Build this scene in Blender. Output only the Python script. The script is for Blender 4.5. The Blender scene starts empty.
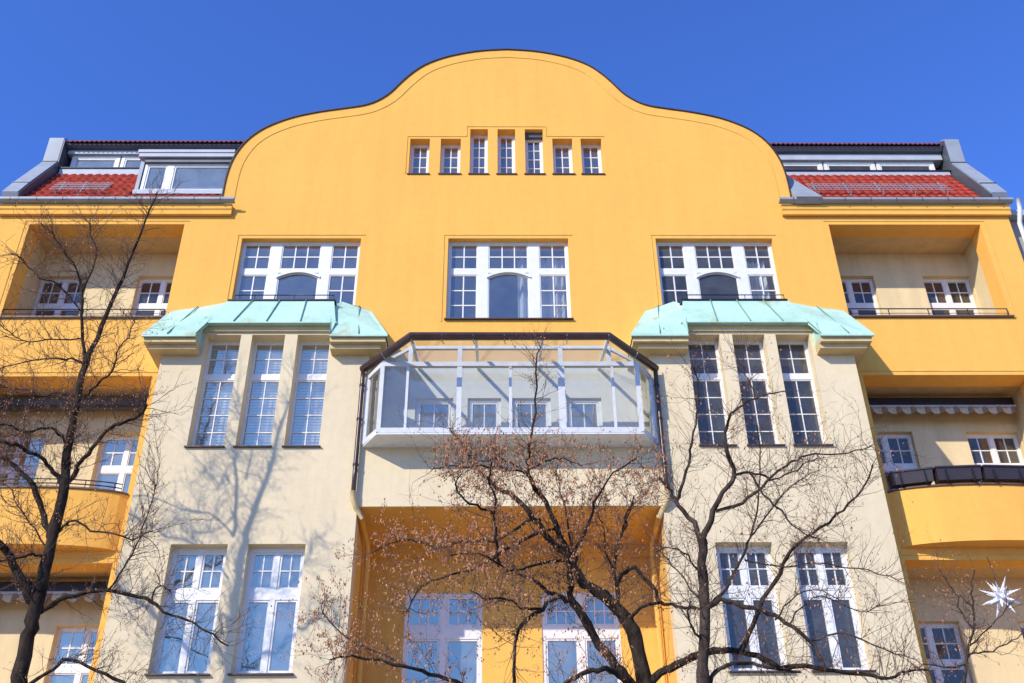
import bpy, math, random
from mathutils import Vector, Matrix
random.seed(7)
R = math.radians
S = bpy.context.scene
C = S.collection
XC = 0.21
# ------------------------------------------------------------------ camera
PIT, YAW, ROL, F = 32.84, 0.92, -0.563, 1024.0
p, y, r = R(PIT), R(YAW), R(ROL)
FW = Vector((math.sin(y)*math.cos(p), math.cos(y)*math.cos(p), math.sin(p)))
RT0 = Vector((math.cos(y), -math.sin(y), 0)); UP0 = RT0.cross(FW)
RT = math.cos(r)*RT0+math.sin(r)*UP0; UP = -math.sin(r)*RT0+math.cos(r)*UP0
cam = bpy.data.cameras.new('camera'); co = bpy.data.objects.new('camera', cam); C.objects.link(co)
cam.lens = 36; cam.sensor_width = 36; cam.clip_end = 2000; cam.clip_start = .05
co.matrix_world = Matrix(((RT.x, UP.x, -FW.x, 0), (RT.y, UP.y, -FW.y, 0), (RT.z, UP.z, -FW.z, 1.6), (0, 0, 0, 1)))
S.camera = co
def at(px, py, Y):                       # measurement helper: picture measurement on a real plane at distance Y
    d = FW+(px-512)/F*RT-(py-341.5)/F*UP
    d = d*(Y/d.y)
    return Vector((d.x, Y, d.z+1.6))
# ------------------------------------------------------------------ light
S.view_settings.view_transform = 'Standard'; S.view_settings.look = 'None'
S.view_settings.gamma = 1; S.view_settings.use_curve_mapping = False
S.view_settings.exposure = 0.50
SE, SA = R(31), R(42)                    # sun elevation; light travels towards +X +Y
dirn = Vector((math.sin(SA)*math.cos(SE), math.cos(SA)*math.cos(SE), -math.sin(SE)))
W = bpy.data.worlds.new('World'); S.world = W; W.use_nodes = True
nt = W.node_tree; nt.nodes.clear()
sky = nt.nodes.new('ShaderNodeTexSky'); sky.sky_type = 'NISHITA'; sky.sun_disc = False
sky.sun_elevation = SE
toward = -dirn
sky.sun_rotation = math.atan2(toward.x, toward.y)
sky.air_density = 1.0; sky.dust_density = 0.3; sky.ozone_density = 3.5; sky.altitude = 100
tint = nt.nodes.new('ShaderNodeMix'); tint.data_type = 'RGBA'; tint.blend_type = 'MULTIPLY'; tint.inputs[0].default_value = 1; tint.inputs[7].default_value = (.67, 1.04, 2.0, 1)
bg = nt.nodes.new('ShaderNodeBackground'); bg.inputs['Strength'].default_value = 0.108
wo = nt.nodes.new('ShaderNodeOutputWorld')
nt.links.new(sky.outputs[0], tint.inputs[6]); nt.links.new(tint.outputs[2], bg.inputs[0]); nt.links.new(bg.outputs[0], wo.inputs[0])
sl = bpy.data.lights.new('sun', 'SUN'); sl.energy = 3.55; sl.angle = R(.65); sl.color = (1, .945, .85)
so = bpy.data.objects.new('sun', sl); C.objects.link(so)
so.rotation_euler = dirn.to_track_quat('-Z', 'Y').to_euler()
# ------------------------------------------------------------------ materials
def base_mat(name):
    m = bpy.data.materials.new(name); m.use_nodes = True
    n = m.node_tree; b = n.nodes['Principled BSDF']
    return m, n, b
def noise(n, scale, detail=4, rough=.55, coord=None, sc=None):
    t = n.nodes.new('ShaderNodeTexNoise'); t.inputs['Scale'].default_value = scale
    t.inputs['Detail'].default_value = detail; t.inputs['Roughness'].default_value = rough
    tc = n.nodes.new('ShaderNodeTexCoord')
    if sc:
        mp = n.nodes.new('ShaderNodeMapping'); mp.inputs['Scale'].default_value = sc
        n.links.new(tc.outputs['Object'], mp.inputs[0]); n.links.new(mp.outputs[0], t.inputs[0])
    else: n.links.new(tc.outputs['Object'], t.inputs[0])
    return t
def ramp(n, src, stops):
    c = n.nodes.new('ShaderNodeValToRGB')
    els = c.color_ramp.elements
    while len(els) < len(stops): els.new(.5)
    for e, (pp, col) in zip(els, stops): e.position = pp; e.color = (*col, 1)
    n.links.new(src, c.inputs[0]); return c
def mixc(n, fac, a, b, mode='MIX'):
    m = n.nodes.new('ShaderNodeMix'); m.data_type = 'RGBA'; m.blend_type = mode
    for s, v in ((0, fac), (6, a), (7, b)):
        if hasattr(v, 'is_output'): n.links.new(v, m.inputs[s])
        else: m.inputs[s].default_value = v if s == 0 else (*v, 1)
    return m.outputs[2]
def stucco(name, col, var=.10, bump=.25, streak=.12):
    m, n, b = base_mat(name)
    big = noise(n, .55, 5); fine = noise(n, 55, 6, .7); med = noise(n, 6, 5, .6)
    st = noise(n, 1.2, 6, .65, sc=(3.2, 3.2, .22))
    d = tuple(c*(1-var) for c in col); l = tuple(min(1, c*(1+var*.6)) for c in col)
    c1 = ramp(n, big.outputs[0], [(.3, d), (.7, l)])
    c2 = ramp(n, st.outputs[0], [(.35, (1-streak,)*3), (.6, (1, 1, 1))])
    c3 = ramp(n, fine.outputs[0], [(.3, (.93, .93, .92)), (.65, (1, 1, 1))])
    c4 = ramp(n, med.outputs[0], [(.3, (.95, .945, .93)), (.62, (1, 1, 1))])
    o = mixc(n, 1, c1.outputs[0], c2.outputs[0], 'MULTIPLY'); o = mixc(n, 1, o, c3.outputs[0], 'MULTIPLY')
    o = mixc(n, 1, o, c4.outputs[0], 'MULTIPLY')
    vs = noise(n, 2.0, 3, .5, sc=(5, 5, .12)); dm = noise(n, .35, 3, .5)
    f1 = ramp(n, vs.outputs[0], [(.58, (0, 0, 0)), (.72, (.22, .22, .22))]); f2 = ramp(n, dm.outputs[0], [(.45, (0, 0, 0)), (.65, (1, 1, 1))])
    o = mixc(n, mixc(n, 1, f1.outputs[0], f2.outputs[0], 'MULTIPLY'), o, tuple(c*.62 for c in col))
    n.links.new(o, b.inputs['Base Color']); b.inputs['Roughness'].default_value = .9
    b.inputs['Specular IOR Level'].default_value = .15
    bp = n.nodes.new('ShaderNodeBump'); bp.inputs['Strength'].default_value = bump; bp.inputs['Distance'].default_value = .012
    ad = n.nodes.new('ShaderNodeMath'); ad.operation = 'MULTIPLY_ADD'; ad.inputs[1].default_value = 1.6
    n.links.new(med.outputs[0], ad.inputs[0]); n.links.new(fine.outputs[0], ad.inputs[2])
    n.links.new(ad.outputs[0], bp.inputs['Height']); n.links.new(bp.outputs[0], b.inputs['Normal'])
    return m
def plain(name, col, rough=.5, metal=0, var=.08, sc=8, bump=0):
    m, n, b = base_mat(name)
    t = noise(n, sc, 5)
    c = ramp(n, t.outputs[0], [(.3, tuple(x*(1-var) for x in col)), (.7, tuple(min(1, x*(1+var)) for x in col))])
    n.links.new(c.outputs[0], b.inputs['Base Color']); b.inputs['Roughness'].default_value = rough; b.inputs['Metallic'].default_value = metal
    if bump:
        bp = n.nodes.new('ShaderNodeBump'); bp.inputs['Strength'].default_value = bump; bp.inputs['Distance'].default_value = .02
        n.links.new(t.outputs[0], bp.inputs['Height']); n.links.new(bp.outputs[0], b.inputs['Normal'])
    return m
def glass(name, refl, tint=(.75, .8, .85), gc=(.95, .84, .66), refl_veil=.05):
    m = bpy.data.materials.new(name); m.use_nodes = True; n = m.node_tree; n.nodes.clear()
    o = n.nodes.new('ShaderNodeOutputMaterial'); g = n.nodes.new('ShaderNodeBsdfGlossy'); t = n.nodes.new('ShaderNodeBsdfTransparent')
    g.inputs['Roughness'].default_value = .0; g.inputs['Color'].default_value = (*gc, 1); t.inputs['Color'].default_value = (*tint, 1)
    lw = n.nodes.new('ShaderNodeLayerWeight'); lw.inputs['Blend'].default_value = .5
    fr = n.nodes.new('ShaderNodeMath'); fr.operation = 'POWER'; fr.inputs[1].default_value = 4; n.links.new(lw.outputs['Facing'], fr.inputs[0])
    a = n.nodes.new('ShaderNodeMath'); a.operation = 'ADD'; a.use_clamp = True; a.inputs[1].default_value = refl
    mx = n.nodes.new('ShaderNodeMixShader')
    t1 = noise(n, 1.6, 2); bp = n.nodes.new('ShaderNodeBump'); bp.inputs['Strength'].default_value = .25; bp.inputs['Distance'].default_value = .02
    n.links.new(t1.outputs[0], bp.inputs['Height']); n.links.new(bp.outputs[0], g.inputs['Normal'])
    n.links.new(fr.outputs[0], a.inputs[0]); n.links.new(a.outputs[0], mx.inputs[0]); n.links.new(t.outputs[0], mx.inputs[1]); n.links.new(g.outputs[0], mx.inputs[2])
    df = n.nodes.new('ShaderNodeBsdfDiffuse'); df.inputs['Color'].default_value = (.85, .84, .80, 1); m2 = n.nodes.new('ShaderNodeMixShader')  # pale diffuse veil mixed in to lighten and desaturate the sky reflections
    tn = noise(n, 2.3, 5, .6); tr_ = n.nodes.new('ShaderNodeMapRange'); tr_.inputs[1].default_value = .3; tr_.inputs[2].default_value = .7; tr_.inputs[3].default_value = refl_veil*.5; tr_.inputs[4].default_value = refl_veil*1.5
    n.links.new(tn.outputs[0], tr_.inputs[0]); n.links.new(tr_.outputs[0], m2.inputs[0]); n.links.new(mx.outputs[0], m2.inputs[1]); n.links.new(df.outputs[0], m2.inputs[2])
    n.links.new(m2.outputs[0], o.inputs[0]); return m
SEAM = plain('seam_patina', (.16, .30, .22), .6)
def copper_mat():
    m, n, b = base_mat('verdigris_copper')
    t = noise(n, 1.1, 6, .65); t2 = noise(n, 9, 6, .7); t3 = noise(n, 1.3, 4, .6, sc=(1, 1, .5))
    c = ramp(n, t.outputs[0], [(.3, (.36, .54, .40)), (.5, (.43, .64, .49)), (.72, (.50, .69, .54))])
    c2 = ramp(n, t2.outputs[0], [(.3, (.85, .88, .86)), (.6, (1, 1, 1))])
    o = mixc(n, 1, c.outputs[0], c2.outputs[0], 'MULTIPLY')
    s = ramp(n, t3.outputs[0], [(.56, (0, 0, 0)), (.70, (.9, .9, .9))])
    sx = mixc(n, s.outputs[0], o, (.36, .33, .17))
    n.links.new(sx, b.inputs['Base Color']); b.inputs['Roughness'].default_value = .62; b.inputs['Metallic'].default_value = 0
    return m
def tile_mat():
    m, n, b = base_mat('red_clay_tile')
    t = noise(n, 7, 4, .7); t2 = noise(n, 30, 4)
    c = ramp(n, t.outputs[0], [(.3, (.20, .028, .018)), (.5, (.38, .05, .028)), (.7, (.52, .085, .045))])
    c2 = ramp(n, t2.outputs[0], [(.3, (.75, .75, .75)), (.6, (1, 1, 1))])
    n.links.new(mixc(n, 1, c.outputs[0], c2.outputs[0], 'MULTIPLY'), b.inputs['Base Color']); b.inputs['Roughness'].default_value = .85; b.inputs['Specular IOR Level'].default_value = .15
    return m
def bark_mat(name, dark, light):
    m, n, b = base_mat(name)
    t = noise(n, 9, 8, .7, sc=(1.6, 1.6, .5)); t2 = noise(n, 2.2, 3)
    c = ramp(n, t.outputs[0], [(.32, dark), (.68, light)]); c2 = ramp(n, t2.outputs[0], [(.35, (.65, .65, .65)), (.65, (1.0, 1.0, 1.0))])
    n.links.new(mixc(n, 1, c.outputs[0], c2.outputs[0], 'MULTIPLY'), b.inputs['Base Color']); b.inputs['Roughness'].default_value = .95; b.inputs['Specular IOR Level'].default_value = .1
    bp = n.nodes.new('ShaderNodeBump'); bp.inputs['Strength'].default_value = .9; bp.inputs['Distance'].default_value = .02
    n.links.new(t.outputs[0], bp.inputs['Height']); n.links.new(bp.outputs[0], b.inputs['Normal']); return m
M = dict(
 yellow=stucco('yellow_stucco', (.88, .45, .092), .035, .25, .05), yellow_deep=stucco('deep_yellow_stucco', (.84, .47, .105), .05),
 cream=stucco('cream_stucco', (.74, .60, .37), .04, .35, .05), bounce=stucco('bounce_tinted_plaster', (.74, .50, .24), .05), cream_in=stucco('cream_loggia_stucco', (.76, .59, .32), .05),  # loggia ceiling plaster carries warm bounced light in its colour
 stone=stucco('cream_moulding', (.66, .50, .25), .06, .15),
 white=plain('white_window_paint', (.72, .69, .62), .4, 0, .06), offwhite=plain('weathered_white_paint', (.72, .73, .72), .45, 0, .08),
 frame_grey=plain('grey_white_aluminium', (.58, .57, .54), .45, 0, .08), sill=plain('brown_sill_metal', (.06, .035, .025), .5, 0, .3), dark=plain('black_metal', (.018, .016, .017), .4, .2, .2),
 brown=plain('dark_brown_metal', (.055, .03, .026), .32, .2, .3, 4), grey=plain('grey_zinc', (.29, .31, .32), .6, .1, .12, 2.5),
 lgrey=plain('pale_zinc', (.40, .42, .43), .6, .0, .1, 2.5), dgrey=plain('dark_slate_metal', (.10, .11, .12), .5, .3, .15, 3),
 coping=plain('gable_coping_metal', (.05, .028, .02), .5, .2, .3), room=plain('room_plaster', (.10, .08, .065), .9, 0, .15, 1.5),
 g_sky=glass('sky_window_glass', .36, (.85, .88, .88), gc=(1, .95, .66), refl_veil=.10), g_mid=glass('window_glass', .30), g_dark=glass('dim_window_glass', .10), g_clear=glass('clear_glass', .06, (.88, .91, .91), refl_veil=.02),
 curtain=plain('white_curtain', (.72, .72, .68), .9, 0, .05), blind=plain('pale_blind', (.72, .74, .74), .8, 0, .06),
 rust=plain('rust_curtain', (.35, .14, .08), .9, 0, .2),
 copper=copper_mat(), tile=tile_mat(), bark=bark_mat('dark_bark', (.008, .006, .004), (.072, .050, .035)), bark2=bark_mat('grey_bark', (.014, .010, .008), (.12, .085, .06)),
 twig=plain('twig_bark', (.10, .058, .040), .9, 0, .3, 3), leaf=plain('dry_leaf', (.38, .17, .07), .8, 0, .6, 14), star=plain('white_paper_star', (.84, .84, .86), .6, 0, .02),
 planter=plain('dark_brown_planter', (.035, .022, .02), .45, 0, .2), awn=plain('cream_awning_cloth', (.62, .55, .42), .9, 0, .06), awn2=plain('tan_awning_stripe', (.30, .22, .14), .9, 0, .1),
 pipe=plain('pale_pipe', (.62, .60, .54), .5, 0, .08), asphalt=plain('asphalt', (.05, .05, .052), .9, 0, .25, 30, .3), pave=plain('pavement_slab', (.36, .33, .28), .9, 0, .2, 5, .2),
 kerb=plain('granite_kerb', (.33, .32, .31), .8, 0, .2, 20), lawn=plain('gravel_ground', (.26, .22, .17), .95, 0, .3, 15, .4), neigh=stucco('beige_render', (.42, .38, .31), .1),
 bulb=plain('brown_paint_wood', (.12, .06, .035), .6, 0, .2), paint=plain('road_paint', (.75, .75, .72), .7, 0, .1, 10))
# ------------------------------------------------------------------ mesh helpers
class MB:
    def __init__(s): s.v = []; s.f = []; s.sm = []
    def quad(s, a, b, c, d): 
        k = len(s.v); s.v += [tuple(a), tuple(b), tuple(c), tuple(d)]; s.f.append((k, k+1, k+2, k+3)); s.sm.append(False)
    def poly(s, pts):
        k = len(s.v); s.v += [tuple(q) for q in pts]; s.f.append(tuple(range(k, k+len(pts)))); s.sm.append(False)
    def box(s, x0, x1, y0, y1, z0, z1):
        k = len(s.v); s.v += [(x, yy, z) for x in (x0, x1) for yy in (y0, y1) for z in (z0, z1)]
        for f in ((0, 1, 3, 2), (4, 6, 7, 5), (0, 4, 5, 1), (2, 3, 7, 6), (0, 2, 6, 4), (1, 5, 7, 3)): s.f.append(tuple(k+i for i in f)); s.sm.append(False)
    def prism(s, prof, x0, x1):          # profile of (y,z) extruded along x
        k = len(s.v); n = len(prof)
        for x in (x0, x1): s.v += [(x, a, b) for a, b in prof]
        s.f.append(tuple(k+i for i in range(n))); s.f.append(tuple(k+n+i for i in reversed(range(n)))); s.sm += [False]*2
        for i in range(n): j = (i+1) % n; s.f.append((k+i, k+n+i, k+n+j, k+j)); s.sm.append(False)
    def ext(s, pts, off):                # polygon of 3-D points extruded by a vector
        off = Vector(off); k = len(s.v); n = len(pts)
        s.v += [tuple(q) for q in pts]; s.v += [tuple(Vector(q)+off) for q in pts]
        s.f.append(tuple(k+i for i in range(n))); s.f.append(tuple(k+n+i for i in reversed(range(n)))); s.sm += [False]*2
        for i in range(n): j = (i+1) % n; s.f.append((k+i, k+j, k+n+j, k+n+i)); s.sm.append(False)
    def bar(s, a, b, w, h=None):         # square bar from a to b
        a, b = Vector(a), Vector(b); h = h or w; d = (b-a).normalized()
        u = d.cross(Vector((0, 0, 1)));  u = u.normalized() if u.length > .05 else Vector((1, 0, 0)); v = d.cross(u).normalized()
        k = len(s.v)
        for q in (a, b):
            for i, j in ((-1, -1), (1, -1), (1, 1), (-1, 1)): s.v.append(tuple(q+u*w/2*i+v*h/2*j))
        for f in ((0, 1, 2, 3), (7, 6, 5, 4), (0, 4, 5, 1), (1, 5, 6, 2), (2, 6, 7, 3), (3, 7, 4, 0)): s.f.append(tuple(k+i for i in f)); s.sm.append(False)
    def tube(s, pts, rad, n=8, cap=True):
        k = len(s.v); m = len(pts)
        if not hasattr(rad, '__len__'): rad = [rad]*m
        t0 = (pts[1]-pts[0]).normalized(); u = t0.cross(Vector((.3, .9, .2))).normalized()
        for i in range(m):
            t = (pts[min(i+1, m-1)]-pts[max(i-1, 0)]).normalized()
            u = (u-t*u.dot(t)); u = u.normalized() if u.length > 1e-4 else t.orthogonal().normalized()
            v = t.cross(u)
            for j in range(n):
                a = 2*math.pi*j/n; s.v.append(tuple(pts[i]+(u*math.cos(a)+v*math.sin(a))*rad[i]))
        for i in range(m-1):
            for j in range(n):
                l = (j+1) % n; s.f.append((k+i*n+j, k+i*n+l, k+(i+1)*n+l, k+(i+1)*n+j)); s.sm.append(True)
        if cap and n > 3:
            s.f.append(tuple(k+j for j in range(n))); s.f.append(tuple(k+(m-1)*n+j for j in reversed(range(n)))); s.sm += [False]*2
    def plate(s, x0, x1, z0, z1, holes, yf, yb, top=None, back=True, reveal=True, outer=True):
        xs = {x0, x1}
        for h in holes: xs |= {min(max(h[0], x0), x1), min(max(h[1], x0), x1)}
        if top: xs |= {q[0] for q in top if x0 < q[0] < x1}
        xs = sorted(xs)
        def T(x):
            if not top: return z1
            if x <= top[0][0]: return top[0][1] if x < top[0][0]-1e-9 or True else z1
            for a, b in zip(top, top[1:]):
                if a[0] <= x <= b[0] and b[0] > a[0]: return a[1]+(b[1]-a[1])*(x-a[0])/(b[0]-a[0])
            return top[-1][1]
        for a, b in zip(xs, xs[1:]):
            if b-a < 1e-6: continue
            m = (a+b)/2
            hs = sorted((h[2], h[3]) for h in holes if h[0] < m < h[1])
            z = z0; segs = []
            for h in hs:
                if h[0] > z+1e-6: segs.append((z, h[0], False))
                z = max(z, h[1])
            segs.append((z, None, True))
            for lo, hi, last in segs:
                za, zb = (T(a), T(b)) if last else (hi, hi)
                if top and last:
                    # step handled by exact values at the midpoint sides
                    pass
                if min(za, zb) <= lo+1e-6: continue
                s.quad((a, yf, lo), (b, yf, lo), (b, yf, zb), (a, yf, za))
                if back: s.quad((b, yb, lo), (a, yb, lo), (a, yb, za), (b, yb, zb))
            if outer:
                s.quad((a, yf, T(a)), (b, yf, T(b)), (b, yb, T(b)), (a, yb, T(a)))
                if not any(h[0] < m < h[1] and h[2] <= z0 for h in holes): s.quad((a, yb, z0), (b, yb, z0), (b, yf, z0), (a, yf, z0))
        if outer:
            s.quad((x0, yb, z0), (x0, yf, z0), (x0, yf, T(x0)), (x0, yb, T(x0))); s.quad((x1, yf, z0), (x1, yb, z0), (x1, yb, T(x1)), (x1, yf, T(x1)))
        if reveal:
            for h in holes:
                a, b, c, d = h[:4]
                if c > z0: s.quad((a, yf, c), (a, yb, c), (b, yb, c), (b, yf, c))
                s.quad((a, yf, d), (b, yf, d), (b, yb, d), (a, yb, d))
                s.quad((a, yf, c), (a, yf, d), (a, yb, d), (a, yb, c)); s.quad((b, yf, c), (b, yb, c), (b, yb, d), (b, yf, d))
    def build(s, name, mat, parent=None, fix=False):
        me = bpy.data.meshes.new(name); me.from_pydata(s.v, [], s.f); me.materials.append(mat if not isinstance(mat, str) else M[mat])
        me.polygons.foreach_set('use_smooth', s.sm)
        if fix:
            import bmesh
            bm = bmesh.new(); bm.from_mesh(me); bmesh.ops.recalc_face_normals(bm, faces=bm.faces); bm.to_mesh(me); bm.free()
        me.update()
        o = bpy.data.objects.new(name, me); C.objects.link(o)
        if parent: o.parent = parent
        return o
def parts(name, mat, parent, *mbs):
    for q in mbs: last = q.build(name, mat, parent)
    return last
def empty(name, loc=(0, 0, 0)):
    o = bpy.data.objects.new(name, None); o.location = loc; C.objects.link(o); return o
def tag(o, label, cat, group=None):
    o['label'] = label; o['category'] = cat
    if group: o['group'] = group
    return o
def struct(o): o['kind'] = 'structure'; return o
# ------------------------------------------------------------------ ground
g = MB(); g.box(-400, 400, -400, 400, -.5, 0); struct(g.build('ground', 'lawn'))
g = MB(); g.box(-400, 400, -6, 3.0, .0, .004); 
g.f = g.f; struct(g.build('road', 'asphalt'))
g = MB(); g.box(-200, 200, 3.16, 12.5, 0, .13); struct(g.build('pavement', 'pave'))
g = MB(); g.box(-200, 200, 3.0, 3.16, 0, .14); struct(g.build('kerb', 'kerb'))
g = MB()
for i in range(-20, 21): g.box(i*6, i*6+3, -1.56, -1.44, .004, .008)
struct(g.build('road_marking', 'paint'))
# ------------------------------------------------------------------ the building
B = empty('apartment_building', (0, 0, 0))
tag(B, 'yellow and cream plastered apartment block with curved gable and red tiled mansard roofs', 'building')
Y0, YB, YL, YR = 17.0, 16.3, 18.1, 18.2   # main plane, bay plane, loggia back wall, recess back wall
def X(u): return u+XC
half = [(6.17, 16.2), (6.16, 16.9), (6.09, 17.4), (5.93, 17.83), (5.7, 18.16), (5.38, 18.43), (4.9, 18.68), (4.3, 18.86), (3.7, 18.98), (3.3, 19.07), (3.0, 19.22),
        (2.72, 19.48), (2.48, 19.83), (2.24, 20.14), (1.95, 20.42), (1.55, 20.65), (1.1, 20.81), (.6, 20.92), (0, 20.97)]
def catmull(P, n=4):
    out = []
    for i in range(len(P)-1):
        a = P[max(i-1, 0)]; b = P[i]; c = P[i+1]; d = P[min(i+2, len(P)-1)]
        for k in range(n):
            t = k/n
            out.append(tuple(.5*((2*b[j])+(-a[j]+c[j])*t+(2*a[j]-5*b[j]+4*c[j]-d[j])*t*t+(-a[j]+3*b[j]-3*c[j]+d[j])*t**3) for j in range(len(b))))
    out.append(tuple(P[-1])); return out
hp = catmull(half, 3)
hp = [q for i, q in enumerate(hp) if i == 0 or q[0] < hp[i-1][0]-1e-4]
prof = [(X(-u), z) for u, z in hp]+[(X(u), z) for u, z in reversed(hp[:-1])]
EAVE = 16.03
# facade: holes
upW = [(-5.60, -3.10), (-1.26, 1.27), (3.12, 5.60)]
gabW = [(-2.19, -1.75, 18.04), (-1.50, -1.05, 18.04), (-.84, -.44, 18.34), (-.22, .18, 18.34), (.40, .81, 18.34), (1.02, 1.47, 18.05), (1.66, 2.13, 18.05)]
LO = (6.87, 10.14)
lev = [(13.13, 15.55), (9.28, 11.79), (5.45, 8.03), (1.9, 4.28)]
holes = [(X(-6.46), X(6.46), 0, 12.0)]
for a, b in upW: holes.append((X(a), X(b), 13.11, 15.17))
for a, b, t in gabW: holes.append((X(a), X(b), 16.99, t))
for z0, z1 in lev:
    for s in (-1, 1): a, b = sorted((s*LO[0], s*LO[1])); holes.append((X(a), X(b), z0, z1))
w = MB()
w.plate(X(-10.8), X(-6.17), 0, EAVE, [h for h in holes if h[1] <= X(-6.17)]+[(X(-6.46), X(-6.17), 0, 12)], Y0, Y0+.45)
w.plate(X(6.17), X(10.8), 0, EAVE, [h for h in holes if h[0] >= X(6.17)]+[(X(6.17), X(6.46), 0, 12)], Y0, Y0+.45)
w.plate(X(-6.17), X(6.17), 0, 16.2, [h for h in holes if h[0] < X(6.1) and h[1] > X(-6.1) and h[2] > 1]+[(X(-6.17), X(6.17), 0, 12.0)], Y0, Y0+.45, top=prof)
w.box(X(-10.8), X(-10.5), Y0+.45, 28, 0, EAVE); w.box(X(10.5), X(10.8), Y0+.45, 28, 0, EAVE); w.box(X(-10.5), X(10.5), 27.7, 28, 0, EAVE)
w.build('wall', 'yellow', B)
# thin incised lines: raised plaster fillets
def fillet(mb, pts, yf=Y0, wd=.022, pr=.012):
    for (a, b) in zip(pts, pts[1:]):
        d = Vector((b[0]-a[0], 0, b[1]-a[1]));  
        if d.length < 1e-4: continue
        d.normalize(); n = Vector((-d.z, 0, d.x))*wd/2
        P = [Vector((a[0], yf, a[1]))+n, Vector((a[0], yf, a[1]))-n, Vector((b[0], yf, b[1]))-n, Vector((b[0], yf, b[1]))+n]
        mb.ext(P, (0, -pr, 0))
fl = MB()
off = []
for i, q in enumerate(prof):
    a = prof[max(i-1, 0)]; b = prof[min(i+1, len(prof)-1)]
    t = Vector((b[0]-a[0], 0, b[1]-a[1])).normalized(); n = Vector((t.z, 0, -t.x))
    off.append((q[0]+n.x*.25, q[1]+n.z*.25))
cl = [off[0]]
for q in off[1:]:
    if q[0] > cl[-1][0]-.05: cl.append(q)
fillet(fl, cl, wd=.02)
o_ = .09
for a, b in upW: 
    if fl.v: fl.build('plaster_line', 'yellow_deep', B)
    fl = MB(); fillet(fl, [(X(a)-o_, 13.3 if a != -1.26 else 13.05), (X(a)-o_, 15.17+o_), (X(b)+o_, 15.17+o_)], wd=.018)
fl.build('plaster_line', 'yellow_deep', B); fl = MB()
fillet(fl, [(X(-2.26), 16.99), (X(-2.26), 18.11), (X(-.92), 18.11), (X(-.92), 18.42), (X(.88), 18.42), (X(.88), 18.12), (X(2.2), 18.12)], wd=.016)
for s in (-1, 1):
    for z0, z1 in lev[:3]:
        if fl.v: fl.build('plaster_line', 'yellow_deep', B)
        fl = MB(); fillet(fl, [(X(s*(LO[1]+.1)), z0), (X(s*(LO[1]+.1)), z1+.09), (X(s*(LO[0]-.1)), z1+.09)], wd=.018)
fl.build('plaster_line', 'yellow_deep', B)
# gable coping
cp = MB()
for (a, b) in zip(prof, prof[1:]):
    d = Vector((b[0]-a[0], 0, b[1]-a[1])).normalized(); n = Vector((-d.z, 0, d.x))
    A = Vector((a[0], Y0-.03, a[1])); Bv = Vector((b[0], Y0-.03, b[1]))
    cp.ext([A+n*.003, Bv+n*.003, Bv+n*.028, A+n*.028], (0, .55, 0))
cp.build('gable_coping', 'coping', B)
# cornice + gutter, left and right wings
for s in (-1, 1):
    c = MB(); x0, x1 = sorted((X(s*5.9), X(s*10.84)))
    c.prism([(16.98, 15.76), (16.91, 15.76), (16.91, 15.86), (16.885, 15.89), (16.885, 16.015), (17.0, 16.015)], x0, x1); c.build('cornice', 'yellow', B, True)
    c = MB(); g0, g1 = sorted((X(s*5.84), X(s*10.9)))
    pr = [(16.88, 16.02), (16.83, 16.02), (16.79, 16.03), (16.76, 16.055), (16.755, 16.105), (16.765, 16.11), (16.775, 16.07), (16.80, 16.045), (16.83, 16.04), (16.88, 16.05)]
    c.prism(pr, g0, g1)
    gt = c.build('gutter', 'grey', B, True)
    c = MB()
    for k in range(9): xx = g0+.3+k*(g1-g0-.6)/8; c = MB(); c.box(xx-.008, xx+.008, 16.75, 16.9, 16.03, 16.115); c.build('gutter_bracket', 'dgrey', gt)
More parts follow.
